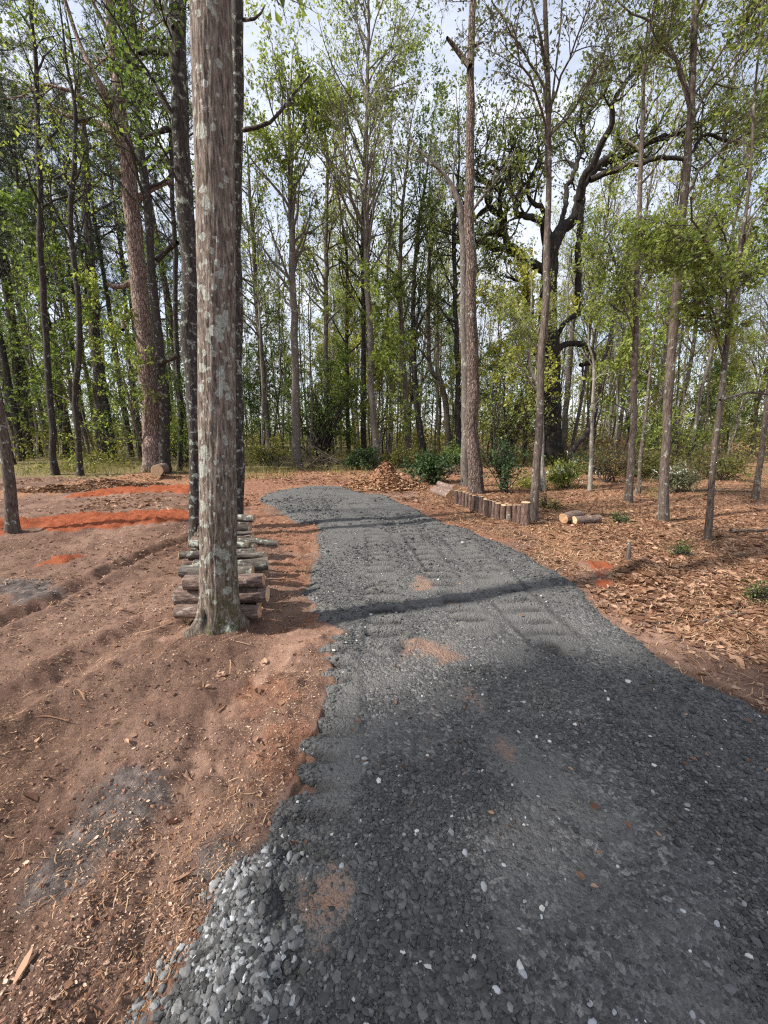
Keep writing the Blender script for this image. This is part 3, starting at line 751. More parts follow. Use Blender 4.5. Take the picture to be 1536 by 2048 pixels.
def crown(g, mbw, mbl, path, s):
    """branches and leaves on a trunk path; s: dict of settings"""
    pts = path[None, :, :3]; rad = path[None, :, 3]
    n1 = s.get('n1', 22)
    p, d, r, t = spawn(g, pts, rad, n1, s.get('t0', .4), .99, *s.get('a1', (.6, 1.1)))
    Lb = s.get('L1', 3.0) * (1 - s.get('cone', .6) * (t - s.get('t0', .4)) / (1 - s.get('t0', .4))) * g.uniform(.6, 1.15, len(t))
    b1, r1 = grow(g, p, d, Lb, np.minimum(r * .5, s.get('rmax', .06)), 7, s.get('g1', .16), s.get('up1', .07), .2)
    fine(g, mbw, mbl, b1, r1, Lb, s)

def fine(g, mbw, mbl, b1, r1, Lb, s):
    tubes(mbw, b1, r1, 6)
    k2 = s.get('k2', 6)
    p, d, r, t = spawn(g, b1, r1, k2, .25, 1.0, .5, 1.1)
    L2 = np.repeat(Lb, k2) * s.get('q2', .42) * (1.1 - .5 * t) * g.uniform(.6, 1.2, len(t))
    b2, r2 = grow(g, p, d, L2, np.maximum(r * .55, .005), 5, s.get('g2', .2), s.get('up2', .05), .3)
    tubes(mbw, b2, r2, 4)
    k3 = s.get('k3', 4)
    p, d, r, t = spawn(g, b2, r2, k3, .25, 1.0, .4, 1.0)
    L3 = np.clip(np.repeat(L2, k3) * .5 * g.uniform(.6, 1.2, len(t)), .12, 1.2)
    b3, r3 = grow(g, p, d, L3, np.maximum(r * .6, .0035), 3, .22, .03, .5)
    tubes(mbw, b3, r3, 3)
    lv = s.get('lv', 5)
    if lv <= 0: return
    p, d, r, t = spawn(g, b3, r3, lv, .15, 1.0, .3, 1.2)
    keep = g.random(len(p)) < s.get('keep', 1.0)
    p, d = p[keep], d[keep]; jit = s.get('jit', .05)
    leaf_mesh(g, mbl, p + g.normal(size=p.shape) * jit, d, s.get('ls', .07), s.get('style', 'leaf'))

def blob_branches(g, mbw, mbl, path, blobs, y0, s):
    """limbs that reach from the trunk to the leafy masses: blob = (px, py, radius px)"""
    for bx, by, br in blobs:
        c, tt = W(bx, by, y0 + g.normal(0, .12) * y0 * .5); rad = br * tt / FPX
        # start lower on the trunk
        dz = c[2] - rad * .4 - path[:, 2]; hd = np.hypot(path[:, 0] - c[0], path[:, 1] - c[1])
        cost = np.abs(dz - hd * .7); i = int(np.argmin(cost)); st = path[i, :3]; r0 = min(path[i, 3] * .55, .012 * np.linalg.norm(c - st) + .012)
        mid = (st + c) / 2 + np.array([0, 0, .08 * np.linalg.norm(c - st)]) + g.normal(size=3) * .1 * np.linalg.norm(c - st) * .5
        end = c + nrm(c - st) * rad * .5
        bp = resample(np.vstack([st, mid, c, end]), max(.15, np.linalg.norm(end - st) / 9)); n = len(bp)
        bp[1:-1] += g.normal(size=(n - 2, 3)) * .02 * np.linalg.norm(end - st) * .5
        rr = np.linspace(r0, .008, n)
        tubes(mbw, bp[None], rr[None], 6)
        k = s.get('bk', 14)
        p, d, r, t = spawn(g, bp[None], rr[None], k, .35, 1.0, .5, 1.3)
        d[:, 2] *= s.get('flatten', 1.0); d = nrm(d)
        Lb = rad * g.uniform(.6, 1.2, k)
        b1, r1 = grow(g, p, d, Lb, np.maximum(r * .6, .006), 5, .16, s.get('up1', .03), .3)
        fine(g, mbw, mbl, b1, r1, Lb, s)

def px_path(path, y0=None, z0=None):
    """photo trunk path [(px,py,width px)] -> world path with radii, base on the ground"""
    b = P(path[0][0], path[0][1])
    path = [(path[0][0], path[0][1], min(path[0][2], path[1][2] * 1.18))] + list(path[1:])
    yb = b[1] if y0 is None else y0
    if y0 is not None:
        q, t = W(path[0][0], path[0][1], y0); b = np.array([q[0], y0, float(H(q[0:1], np.array([y0]), False)[0])])
    out = []
    for k, (px, py, w) in enumerate(path):
        q, t = W(px, py, yb)
        if k == 0: q = b.copy(); q[2] -= .05
        out.append([q[0], q[1], q[2], w * .5 * t / FPX * q[1] / math.hypot(q[0], q[1])])
    return b, np.array(out)

def custom_tree(name, label, cat, path, ext, barkm, leafm, s=None, blobs=(), group=None, y0=None, seed=0, sides=14, amp=.07, step=.18, flare=.2, lean=(0, 0), limbs=(), auto=True):
    g = np.random.default_rng(1000 + seed); s = s or {}
    b, p = px_path(path, y0)
    if ext > 0:
        d = nrm(p[-1, :3] - p[-2, :3]) * .6 + np.array([lean[0], lean[1], .7]); d = nrm(d); q = p[-1].copy()
        for k in range(4):
            d = nrm(d + g.normal(size=3) * .07); q = q.copy(); q[:3] += d * ext / 4; q[3] = p[-1, 3] * (1 - .22 * (k + 1)); p = np.vstack([p, q])
    p = resample(p, step); n = len(p)
    wob = np.stack([fbm2(p[:, 2], 0 * p[:, 2] + seed, .9, 2, 7), fbm2(p[:, 2], 0 * p[:, 2] + seed + 50, .9, 2, 8)], -1)
    p[:, :2] += wob * np.minimum(p[:, 3:4] * .35, .05) * sstep(0, 1, p[:, 2:3])
    e = empty(name, b, label, cat, group)
    mbt, mbl = MB(), MB()
    trunk_mesh(mbt, p, sides, amp, seed, 0, flare, .22)
    for lp in limbs:
        q = []
        for px, py, w in lp:
            c, t = W(px, py, b[1] + g.normal(0, .02) * b[1]); q.append([*c, w * .5 * t / FPX])
        q = resample(np.array(q), .2); trunk_mesh(mbt, q, 8, .12, seed + 3)
    if auto: crown(g, mbt, mbl, p, s)
    blob_branches(g, mbt, mbl, p, blobs, b[1], s)
    mbt.build('trunk', barkm, e, b)
    if mbl.n: mbl.build('crown', leafm, e, b, smooth=False)
    return e, p, b

def main_tree():
    path = [(440, 1252, 96), (439, 1200, 88), (437, 1100, 83), (436, 1000, 85), (434, 800, 86), (433, 600, 85), (431, 400, 87), (426, 200, 89), (421, 0, 92), (417, -200, 98)]
    b, p = px_path(path); p[:, 3] *= .885
    q = p[-1].copy()
    for k in range(5):
        q = q.copy(); q[:3] += np.array([.03, .02, 1.7]); q[3] *= .84; p = np.vstack([p, q])
    p = resample(p, .016) ; lowmask = p[:, 2] < 5.0
    hi = p[~lowmask][::12]; low = p[lowmask]
    p = np.vstack([low, hi]); n = len(p); sides = 150
    th = np.linspace(0, 2 * math.pi, sides, endpoint=False)[None]; z = p[:, 2:3]; zz = np.maximum(z - b[2], 0)
    rad = p[:, 3:4]
    cx, cy = np.cos(th), np.sin(th); o = 0 * th; oz = 0 * z
    k = 1 + .035 * fbm3(cx * 1.4 + oz, cy * 1.4 + oz, z * 1.1 + o, 3, 3)
    ridg = fbm3(cx * 9 + oz, cy * 9 + oz, z * 2.2 + o, 3, 9)
    k = k + .034 * ridg + .022 * fbm3(cx * 22 + oz, cy * 22 + oz, z * 9 + o, 2, 15)
    # tubes(): u is +x, v = T x u = +y, so angle 0 faces +x, -90 deg faces the camera
    def bump(a, zc, h, sa, sz):
        da = (th - R(a) + math.pi) % (2 * math.pi) - math.pi
        return h * np.exp(-(da / R(sa)) ** 2 - ((z - zc) / sz) ** 2)
    def zpix(py): return W(436, py, b[1])[0][2]
    for a, py, h in ((-100, 108, .05), (-98, 168, .07), (-102, 268, .075), (-75, 498, .06), (-110, 350, .04), (-60, 30, .07)):
        zc = zpix(py); k = k + bump(a, zc, h, 12, .035) + bump(a - 16, zc - .06, h * .5, 9, .05) + bump(a + 16, zc - .06, h * .5, 9, .05) - bump(a, zc - .02, h * .7, 5, .018)
    # root flare with separate roots
    roots = ((-152, .62, 13), (-94, .26, 13), (-38, .34, 14), (30, .4, 18), (100, .4, 18), (172, .45, 14))
    fl = .05 * np.exp(-zz / .14)
    for a, h, sa in roots:
        da = (th - R(a) + math.pi) % (2 * math.pi) - math.pi
        fl = fl + h * np.exp(-(da / R(sa)) ** 2) * (np.exp(-zz / .06) + .16 * np.exp(-zz / .22))
    k = k + fl
    k = k - bump(-118, b[2] + .10, .22, 11, .07)           # burnt hollow between two roots
    mb = MB(); tubes(mb, p[None, :, :3], (rad * k)[None], sides)
    # lichen spots (angle, pixel row, radius m)
    gg = np.random.default_rng(77); lic = np.zeros((n, sides)); spots = [(-118, 938, .062), (-112, 905, .05), (-128, 870, .035), (-125, 780, .035), (-120, 740, .035), (-118, 1005, .035), (-60, 645, .035), (-50, 650, .03), (-75, 668, .04), (-62, 672, .03), (-40, 645, .035), (-58, 750, .03), (-54, 770, .03), (-60, 785, .03),
             (-42, 1240, .05), (-100, 605, .03), (-105, 170, .025), (-112, 290, .05), (-105, 400, .03), (-98, 425, .035), (-115, 30, .03), (-110, 490, .03), (-60, 560, .025), (-50, 1100, .04), (-70, 1092, .035), (-66, 1130, .03), (-40, 1170, .035)]
    for _ in range(900): spots.append((gg.uniform(-180, 180), gg.uniform(-150, 1240) if gg.random() < .45 else gg.uniform(480, 1240), gg.choice([.005, .007, .009, .012, .020])))
    for a, py, rr in spots:
        zc = zpix(py); da = ((th - R(a) + math.pi) % (2 * math.pi) - math.pi) * rad
        wob = 1 + .35 * fbm2(da * 30 + 0 * z, z * 30 + 0 * da, 1, 2, int(py) % 97)
        lic = np.maximum(lic, np.exp(-((da ** 2 + (z - zc) ** 2) / (rr * wob) ** 2) ** 2))
    moss = (np.exp(-zz / .5) * .9 * np.clip(np.cos(th - R(-50)), 0, 1) + .25 * np.exp(-zz / .3))
    char = np.clip(bump(-118, b[2] + .10, 1.0, 14, .085) * 1.2, 0, .92) + 0 * z
    e = empty('hardwood_tree', b, 'big near tree with mottled lichened bark before the woodpile', 'tree')
    mbl = MB(); g = np.random.default_rng(5)
    mbt2 = MB(); top = p[p[:, 2] > 4.6]
    s = dict(n1=20, t0=.15, L1=3.4, cone=.5, k2=6, k3=4, lv=5, ls=.075)
    crown(g, mbt2, mbl, top, s)
    mb.build('trunk', M['main'], e, b, attrs=dict(lichen=lic.ravel(), moss=np.clip(moss, 0, 1).ravel(), char=char.ravel()))
    mbt2.build('branches', M['grey'], e, b); mbl.build('crown', M['lf_spring'], e, b, smooth=False)
main_tree()

S = dict
airy = S(n1=26, t0=.45, L1=3.2, cone=.55, k2=6, k3=4, lv=5, ls=.075, keep=.8)
bare = S(n1=24, t0=.4, L1=2.6, k2=5, k3=4, lv=2, keep=.5, ls=.06)
piney = S(n1=26, t0=.55, L1=2.4, a1=(1.0, 1.5), up1=.05, k2=5, k3=3, lv=2, ls=.17, style='needle')
few = S(n1=7, t0=.35, L1=1.4, k2=4, k3=3, lv=3, ls=.06, keep=.6, rmax=.03)

T = custom_tree
# --- left of the drive
T('hardwood_tree', 'dark straight tree with pale lichen blotches just left of the big near trunk', 'tree', [(392, 1072, 34), (388, 900, 25), (380, 650, 33), (372, 450, 35), (362, 250, 34), (357, 100, 33), (356, 0, 34), (358, -120, 34)], 6, M['blotch'], M['lf_mid'],
  S(n1=16, t0=.62, L1=2.6, k2=6, k3=4, lv=4, ls=.05, bk=6, keep=.7), blobs=[(270, 150, 80), (330, 40, 70), (240, 60, 80), (300, 250, 60)], seed=1, sides=22, limbs=[[(356, 60, 30), (335, 30, 18), (310, -20, 14)], [(350, 110, 14), (300, 100, 12), (280, 108, 8)], [(352, 255, 12), (320, 262, 9), (290, 275, 7)]])
T('hardwood_tree', 'black flaky trunk showing along the right side of the big near trunk', 'tree', [(466, 1058, 40), (470, 900, 36), (472, 700, 34), (472, 500, 32), (476, 300, 26), (477, 150, 25), (475, 0, 25), (474, -120, 24)], 6, M['blotch'], M['lf_grey'],
  S(n1=16, t0=.62, L1=2.4, k2=5, k3=4, lv=4, ls=.07), seed=2, sides=22, limbs=[[(486, 260, 8), (540, 245, 6), (585, 190, 5), (620, 150, 3)], [(488, 40, 7), (515, 35, 5), (530, 10, 3)]])
T('hardwood_tree', 'short leaning mossy trunk at the left edge beside the red clay strip', 'tree', [(25, 1065, 36), (22, 1010, 27), (16, 950, 26), (6, 870, 25), (-8, 790, 24), (-30, 680, 22), (-50, 560, 20)], 5, M['brown'], M['lf_spring'],
  S(n1=14, t0=.5, L1=2.4, lv=4, ls=.07), seed=3, sides=18)
T('pine_tree', 'reddish old pine with plated bark and crooked limbs, left of the near tree', 'tree', [(312, 944, 56), (309, 880, 46), (300, 780, 40), (286, 640, 36), (275, 520, 34), (268, 430, 33), (256, 330, 30), (243, 240, 30), (232, 150, 22), (222, 50, 20), (215, -60, 18)], 3, M['oldpine'], M['lf_mid'],
  S(n1=14, t0=.6, L1=4.2, k2=6, k3=4, lv=4, ls=.075, g1=.22, bk=9, keep=.8), blobs=[(200, 120, 90), (120, 70, 80), (60, 180, 80), (250, 200, 70), (300, 90, 60)], seed=4, sides=22, y0=15.0,
  limbs=[[(250, 300, 22), (225, 262, 17), (190, 246, 14), (150, 235, 11), (105, 222, 7)], [(270, 560, 14), (240, 575, 9), (215, 568, 8)], [(262, 630, 12), (248, 640, 9), (246, 660, 7)], [(275, 400, 14), (300, 380, 10), (345, 360, 7)], [(240, 240, 16), (200, 170, 12), (160, 90, 9), (130, 0, 7)]])
T('pine_tree', 'dark trunk rising close against the reddish old pine, with a dead limb stub', 'tree', [(330, 946, 28), (327, 860, 22), (322, 760, 20), (314, 660, 18), (305, 560, 16), (300, 470, 17), (290, 370, 16), (280, 280, 15), (272, 180, 14), (268, 60, 13)], 3, M['dark'], M['lf_mid'],
  S(n1=14, t0=.5, L1=3.0, lv=4, ls=.075, bk=8, keep=.8), seed=5, y0=14.6, limbs=[[(320, 725, 11), (340, 718, 9), (358, 710, 10)], [(312, 520, 12), (335, 500, 10), (355, 485, 8)]], blobs=[(230, 250, 70), (300, 180, 60), (190, 330, 60)])
T('hardwood_tree', 'slim dark tree in front of the left woods, third of the row', 'tree', [(112, 955, 22), (104, 860, 15), (96, 740, 14), (88, 600, 14), (80, 480, 13), (78, 360, 12), (76, 240, 10), (74, 120, 9)], 5, M['dark'], M['lf_spring'], S(airy, L1=2.6, n1=20, t0=.4), seed=6, y0=13.6)
T('hardwood_tree', 'crooked slim black tree with a kink halfway up in the left woods', 'tree', [(162, 960, 17), (155, 870, 13), (151, 790, 13), (160, 700, 13), (160, 620, 12), (152, 540, 12), (141, 440, 11), (148, 330, 10), (150, 220, 8)], 4, M['dark'], M['lf_spring'], S(airy, L1=2.4, n1=18, t0=.45), seed=7, y0=13.4)
T('pine_tree', 'stout grey pine trunk standing in grass of the left woods', 'tree', [(212, 925, 34), (204, 850, 28), (196, 740, 24), (186, 620, 22), (178, 500, 20), (172, 380, 17), (168, 260, 14)], 5, M['greypine'], M['needle'], S(piney, n1=30, t0=.42, L1=3.2, ls=.22), seed=8, y0=20)
T('hardwood_tree', 'thin dark sapling trunk between the old pine and the near tree', 'tree', [(360, 950, 12), (362, 860, 10), (358, 760, 11), (352, 640, 10), (350, 520, 10), (346, 420, 9), (344, 300, 8)], 5, M['dark'], M['lf_spring'], S(airy, n1=20), seed=9, y0=16)
# --- behind the far end of the drive
T('hardwood_tree', 'straight grey tree with a yellow green crown directly behind the far end of the drive', 'tree', [(596, 936, 24), (593, 860, 17), (590, 740, 15), (587, 620, 14), (584, 500, 13), (582, 400, 11), (580, 300, 9), (578, 210, 6)], 2, M['grey'], M['lf_spring'],
  S(n1=34, t0=.42, L1=3.6, a1=(.5, .9), cone=.5, up1=.08, k2=6, k3=4, lv=5, ls=.10), seed=10, y0=17, blobs=[(600, 260, 70), (630, 220, 60), (560, 330, 60), (680, 230, 50)])
T('hardwood_tree', 'tall slender grey tree forking into many upswept branches behind the drive', 'tree', [(754, 940, 18), (750, 860, 13), (742, 740, 13), (737, 620, 12), (734, 500, 12), (733, 400, 10), (733, 280, 8), (735, 160, 7), (738, 40, 5)], 3, M['grey'], M['lf_spring'],
  S(n1=44, t0=.38, L1=4.6, a1=(.35, .7), cone=.45, up1=.06, k2=6, k3=4, lv=4, ls=.08, keep=.8), seed=11, y0=17, blobs=[(720, 60, 80), (790, 110, 80), (690, 150, 70), (760, 200, 60)])
T('hardwood_tree', 'thin grey tree with a narrow crown right of the yellow green tree', 'tree', [(655, 915, 12), (653, 800, 10), (652, 680, 9), (652, 560, 9), (653, 450, 8), (655, 330, 6)], 3, M['grey'], M['lf_yellow'], S(airy, n1=30, t0=.4, L1=2.8, ls=.1), seed=12, y0=20)
T('hardwood_tree', 'dark thin trunk close behind the slender forking tree', 'tree', [(729, 925, 12), (728, 820, 10), (727, 700, 10), (726, 600, 8), (724, 480, 7)], 5, M['dark'], M['lf_spring'], S(airy, n1=24, ls=.1), seed=13, y0=21)
for k, (pp, lab, lm) in enumerate([
    ([(818, 915, 12), (815, 840, 10), (808, 740, 10), (802, 640, 9), (800, 520, 8), (806, 400, 6)], 'dark sinuous trunk in the woods behind the pale leaf heap', 'lf_mid'),
    ([(848, 915, 13), (838, 840, 11), (830, 750, 10), (826, 650, 9), (830, 540, 8), (842, 420, 6)], 'leaning brown trunk behind the dark shrub, right of the leaf heap', 'lf_mid'),
    ([(900, 910, 14), (893, 820, 12), (880, 760, 11), (862, 740, 9), (856, 650, 8), (858, 540, 7)], 'bent dark trunk leaning left beside the tall twin pines', 'lf_dark'),
    ([(920, 915, 13), (917, 820, 11), (914, 700, 10), (910, 580, 9), (908, 450, 8)], 'straight grey trunk just left of the twin pines', 'lf_spring'),
    ([(540, 920, 12), (533, 820, 10), (522, 700, 9), (512, 580, 9), (505, 450, 8)], 'thin leaning trunk close right of the near black trunk', 'lf_yellow'),
    ([(698, 905, 9), (695, 780, 8), (693, 650, 7), (694, 520, 6)], 'pole thin trunk between the yellow green tree and the forking tree', 'lf_yellow')]):
    T('hardwood_tree', lab, 'tree', pp, 5, M['dark'] if k % 2 else M['brown'], M[lm], S(airy, n1=26, t0=.35, L1=2.8, ls=.1), seed=20 + k, y0=19 + k % 3)
# --- twin pines by the log edging
T('pine_tree', 'tall brown pine with furrowed bark standing behind the log edging', 'tree', [(952, 985, 36), (948, 900, 27), (945, 760, 24), (942, 600, 22), (939, 450, 20), (939, 320, 17), (942, 180, 15), (944, 60, 14), (946, -60, 13)], 5, M['pine'], M['needle'],
  S(piney, n1=22, t0=.72, L1=2.4, ls=.16), seed=30, sides=20, limbs=[[(940, 133, 11), (925, 115, 10), (908, 92, 9), (894, 76, 6)], [(946, 95, 5), (958, 88, 4), (966, 84, 3)], [(944, 85, 4), (955, 60, 3), (962, 46, 2)]])
T('pine_tree', 'paler grey pine standing tight behind the brown furrowed pine', 'tree', [(932, 962, 20), (932, 860, 17), (931, 720, 16), (928, 600, 15), (925, 470, 14), (922, 420, 13), (905, 370, 7), (870, 330, 5), (830, 290, 4)], 2, M['grey'], M['lf_grey'],
  S(n1=14, t0=.6, L1=2.2, lv=3, ls=.07), seed=31, y0=11.2)
# --- right of the drive
T('hardwood_tree', 'slim dark tree at the near end of the log edging', 'tree', [(1066, 1042, 24), (1071, 960, 17), (1077, 860, 16), (1083, 740, 15), (1090, 620, 15), (1094, 520, 14), (1098, 420, 12), (1097, 300, 11), (1095, 180, 10), (1092, 60, 9), (1088, -60, 8)], 4, M['brown'], M['lf_grey'],
  S(n1=14, t0=.72, L1=2.0, a1=(.4, .8), k2=6, k3=4, lv=4, ls=.042, keep=.75, bk=8), blobs=[(1040, 120, 110), (1150, 90, 110), (1180, 160, 80), (1000, 30, 90)], seed=32, sides=18, limbs=[[(1094, 160, 7), (1082, 80, 6), (1062, 0, 4), (1045, -80, 3)], [(1097, 260, 5), (1110, 150, 4), (1122, 40, 3), (1128, -60, 2)]])
T('hardwood_tree', 'brown forked tree with flaking bark beside a twisted sapling on the right', 'tree', [(1257, 1004, 24), (1262, 920, 15), (1267, 820, 14), (1271, 700, 13), (1274, 580, 12), (1278, 460, 11), (1281, 340, 9), (1286, 220, 8), (1292, 100, 7)], 4, M['brown'], M['lf_spring'],
  S(n1=20, t0=.5, L1=2.2, lv=4, ls=.06), seed=33, sides=16, blobs=[(1230, 520, 80), (1300, 560, 70), (1220, 610, 70), (1330, 500, 50)])
T('hardwood_tree', 'thin twisted sapling leaning against the brown forked tree', 'tree', [(1277, 988, 12), (1281, 930, 8), (1287, 860, 7), (1296, 790, 6), (1303, 720, 5), (1312, 640, 3)], 1.5, M['brown'], M['lf_spring'], S(few, lv=4), seed=34)
T('hardwood_tree', 'straight mottled tree in open leaf litter on the right', 'tree', [(1326, 1042, 30), (1330, 960, 21), (1333, 860, 19), (1338, 740, 19), (1346, 620, 19), (1356, 520, 18), (1367, 400, 17), (1377, 280, 15), (1386, 150, 14), (1393, 20, 13), (1398, -90, 12)], 4, M['brown'], M['lf_olive'],
  S(n1=24, t0=.6, L1=2.6, lv=4, ls=.048, keep=.8, bk=9), seed=35, sides=20, limbs=[[(1350, 660, 7), (1375, 620, 5), (1410, 580, 4), (1440, 545, 3)]], blobs=[(1400, 60, 110), (1470, 130, 110), (1320, 90, 90), (1500, 30, 100), (1500, 260, 80), (1250, 20, 80)])
T('hardwood_tree', 'slender leaning tree nearest the camera on the right', 'tree', [(1415, 1082, 20), (1421, 1010, 14), (1428, 920, 13), (1437, 830, 13), (1448, 740, 12), (1459, 640, 12), (1466, 560, 11), (1482, 480, 9), (1494, 400, 7), (1503, 300, 6), (1510, 180, 5)], 2, M['brown'], M['lf_spring'],
  S(n1=10, t0=.55, L1=1.2, lv=5, ls=.05, bk=9, flatten=.3, k2=6, keep=.85, up2=0), seed=36, sides=16, blobs=[(1440, 460, 85), (1500, 420, 80), (1390, 430, 75), (1370, 530, 70), (1480, 550, 75), (1535, 520, 70), (1420, 620, 50), (1540, 390, 70), (1330, 470, 50), (1440, 540, 60)], limbs=[[(1460, 600, 7), (1475, 540, 7), (1490, 470, 5)], [(1440, 800, 5), (1500, 785, 4), (1545, 790, 3)]])
T('hardwood_tree', 'leaning brown trunk cut by the right edge of the picture', 'tree', [(1510, 998, 17), (1519, 930, 13), (1528, 860, 12), (1540, 760, 11), (1556, 640, 10)], 4, M['brown'], M['lf_mid'], S(few, n1=14, L1=2.0, lv=5), seed=37)
T('hardwood_tree', 'chalky white thin trunk in front of the old oak, right side', 'tree', [(1180, 982, 11), (1181, 920, 8), (1184, 840, 7), (1188, 760, 7), (1187, 720, 5), (1178, 690, 4)], 1.2, M['pale'], M['lf_spring'], S(few, n1=5, L1=.8), seed=38)
T('hardwood_tree', 'pale speckled trunk close right of the slim dark tree by the edging', 'tree', [(1085, 982, 14), (1083, 920, 11), (1083, 860, 10), (1080, 780, 9), (1062, 740, 8), (1058, 690, 6), (1062, 640, 5)], 2, M['pale'], M['lf_spring'],
  S(few, n1=12, L1=1.4, lv=6, ls=.06), seed=39, blobs=[(1030, 680, 45), (1090, 640, 45), (1010, 620, 40)])
T('hardwood_tree', 'grey trunk rising just right of the oak trunk in the right woods', 'tree', [(1125, 925, 15), (1130, 840, 12), (1138, 740, 11), (1146, 640, 9), (1150, 540, 7)], 5, M['grey'], M['lf_spring'], S(airy, n1=24), seed=40, y0=24)
T('hardwood_tree', 'dark leaning dead trunk propped low against the oak', 'tree', [(1128, 928, 15), (1150, 893, 13), (1175, 862, 12), (1192, 810, 10), (1205, 740, 8), (1225, 650, 6)], 3, M['dark'], M['lf_spring'], S(few), seed=41, y0=18)

# --- the old oak
def old_oak():
    g = np.random.default_rng(44)
    b, p = px_path([(1099, 928, 72), (1098, 880, 50), (1099, 800, 44), (1097, 720, 46), (1094, 650, 38), (1097, 580, 34), (1100, 520, 32), (1102, 480, 30)], 19.0)
    y0 = b[1]; e = empty('oak_tree', b, 'huge old oak with a black trunk and twisting gnarled limbs right of the twin pines', 'tree')
    mbt, mbl = MB(), MB()
    p = resample(p, .15); trunk_mesh(mbt, p, 30, .14, 5, 0, .3, .4); mbt.build('trunk', M['oak'], e, b)
    limbs = [
        [(1102, 500, 28), (1120, 462, 24), (1146, 438, 22), (1158, 410, 21), (1160, 385, 18), (1180, 345, 16), (1203, 325, 15), (1232, 318, 13), (1262, 305, 12), (1290, 290, 11), (1320, 275, 9), (1360, 268, 8), (1400, 250, 7), (1440, 220, 6)],
        [(1158, 400, 16), (1166, 360, 14), (1190, 320, 13), (1205, 285, 12), (1222, 250, 11), (1226, 205, 9), (1255, 160, 8), (1290, 120, 7), (1340, 90, 5)],
        [(1180, 360, 12), (1215, 345, 11), (1245, 335, 10), (1290, 325, 9), (1320, 312, 8), (1375, 315, 7), (1410, 270, 6), (1470, 285, 5), (1536, 265, 4)],
        [(1160, 400, 13), (1163, 430, 12), (1158, 500, 12), (1156, 560, 12), (1155, 620, 11), (1148, 632, 10), (1128, 646, 9), (1112, 680, 9), (1104, 700, 8)],
        [(1110, 700, 16), (1120, 695, 13), (1135, 688, 12), (1160, 688, 12), (1178, 698, 11), (1188, 715, 10), (1178, 727, 9), (1160, 730, 7)],
        [(1056, 640, 22), (1056, 590, 20), (1053, 540, 19), (1045, 515, 18), (1025, 498, 15), (1012, 480, 13), (1008, 455, 13), (1005, 435, 12), (990, 424, 11), (978, 412, 10), (983, 385, 9), (980, 374, 8), (962, 360, 7), (948, 350, 6)],
        [(1098, 720, 30), (1075, 690, 26), (1058, 660, 22), (1056, 630, 21)],
        [(1098, 545, 20), (1075, 535, 17), (1058, 525, 17)],
        [(1096, 500, 16), (1085, 455, 13), (1080, 440, 13), (1065, 436, 12), (1050, 432, 11), (1035, 428, 10), (1028, 405, 9), (1022, 375, 8), (1014, 350, 7), (998, 335, 6), (975, 325, 5)],
        [(1100, 490, 14), (1090, 430, 10), (1072, 410, 9), (1055, 395, 8), (1062, 360, 7), (1080, 330, 6), (1075, 290, 5)],
        [(1010, 465, 9), (985, 468, 9), (965, 475, 8), (945, 490, 6), (925, 490, 4)],
        [(1040, 515, 10), (1010, 500, 9), (985, 500, 8), (970, 490, 6), (955, 480, 5)],
        [(975, 412, 8), (960, 425, 7), (950, 440, 5), (930, 440, 4)],
        [(1005, 440, 7), (1000, 400, 6), (1010, 360, 6), (1045, 330, 5), (1040, 290, 4)],
        [(1105, 480, 12), (1125, 440, 10), (1135, 380, 9), (1150, 340, 8), (1165, 290, 7), (1172, 240, 6), (1210, 180, 5)],
        [(1048, 560, 7), (1035, 562, 5), (1020, 555, 4)],
        [(1440, 220, 6), (1470, 225, 5), (1510, 240, 4), (1550, 238, 3)],
        [(1105, 925, 0.1), (1105, 920, .1), (1105, 915, .1)],
    ][:-1]
    s = S(n1=0, k2=6, k3=4, lv=6, ls=.11, keep=.8, g1=.3)
    tw = MB()
    for li, lp in enumerate(limbs):
        mbk = MB(); q = []; dz = g.normal(0, .8)
        for i, (px, py, w) in enumerate(lp):
            c, t = W(px, py, y0 + dz * min(i / 3, 1.6) * .8); q.append([*c, max(w * .5, 1.2) * t / FPX])
        q = resample(np.array(q), .22); n = len(q)
        q[1:-1, :3] += g.normal(size=(n - 2, 3)) * .03
        trunk_mesh(mbk, q, 10, .16, li); mbk.build('limb', M['oak'], e, b)
        if li in (3, 4, 6, 7): continue
        k = max(6, int(n * .6))
        pp, d, r, t = spawn(g, q[None, :, :3], q[None, :, 3], k, .45, 1.0, .5, 1.2)
        d[:, 2] += .3; d = nrm(d)
        Lb = g.uniform(1.2, 3.4, k); b1, r1 = grow(g, pp, d, Lb, np.clip(r * .5, .015, .06), 8, .30, .04, .25)
        fine(g, tw, mbl, b1, r1, Lb, s)
    tw.build('twigs', M['oak'], e, b); mbl.build('crown', M['lf_olive'], e, b, smooth=False)
old_oak()

# ------------------------------------------------------------------ background trees: prototypes, then copies
def proto(name, seed, height, r0, barkm, leafm, s, wig=.5, lean=.3, sides=10):
    g = np.random.default_rng(seed)
    n = 12; z = np.linspace(0, height, n); dx = np.cumsum(g.normal(0, wig / n, n)) + lean * g.normal() * (z / height); dy = np.cumsum(g.normal(0, wig / n, n))
    p = np.stack([dx - dx[0], dy - dy[0], z - .15, r0 * (1 - .85 * (z / height) ** 1.1)], -1)
    p = resample(p, .4)
    mbt, mbl = MB(), MB()
    trunk_mesh(mbt, p, sides, .08, seed, 0, .3, .25); crown(g, mbt, mbl, p, s)
    return (name, mbt.data(name + '_trunk', [barkm]), mbl.data(name + '_crown', [leafm], smooth=False))

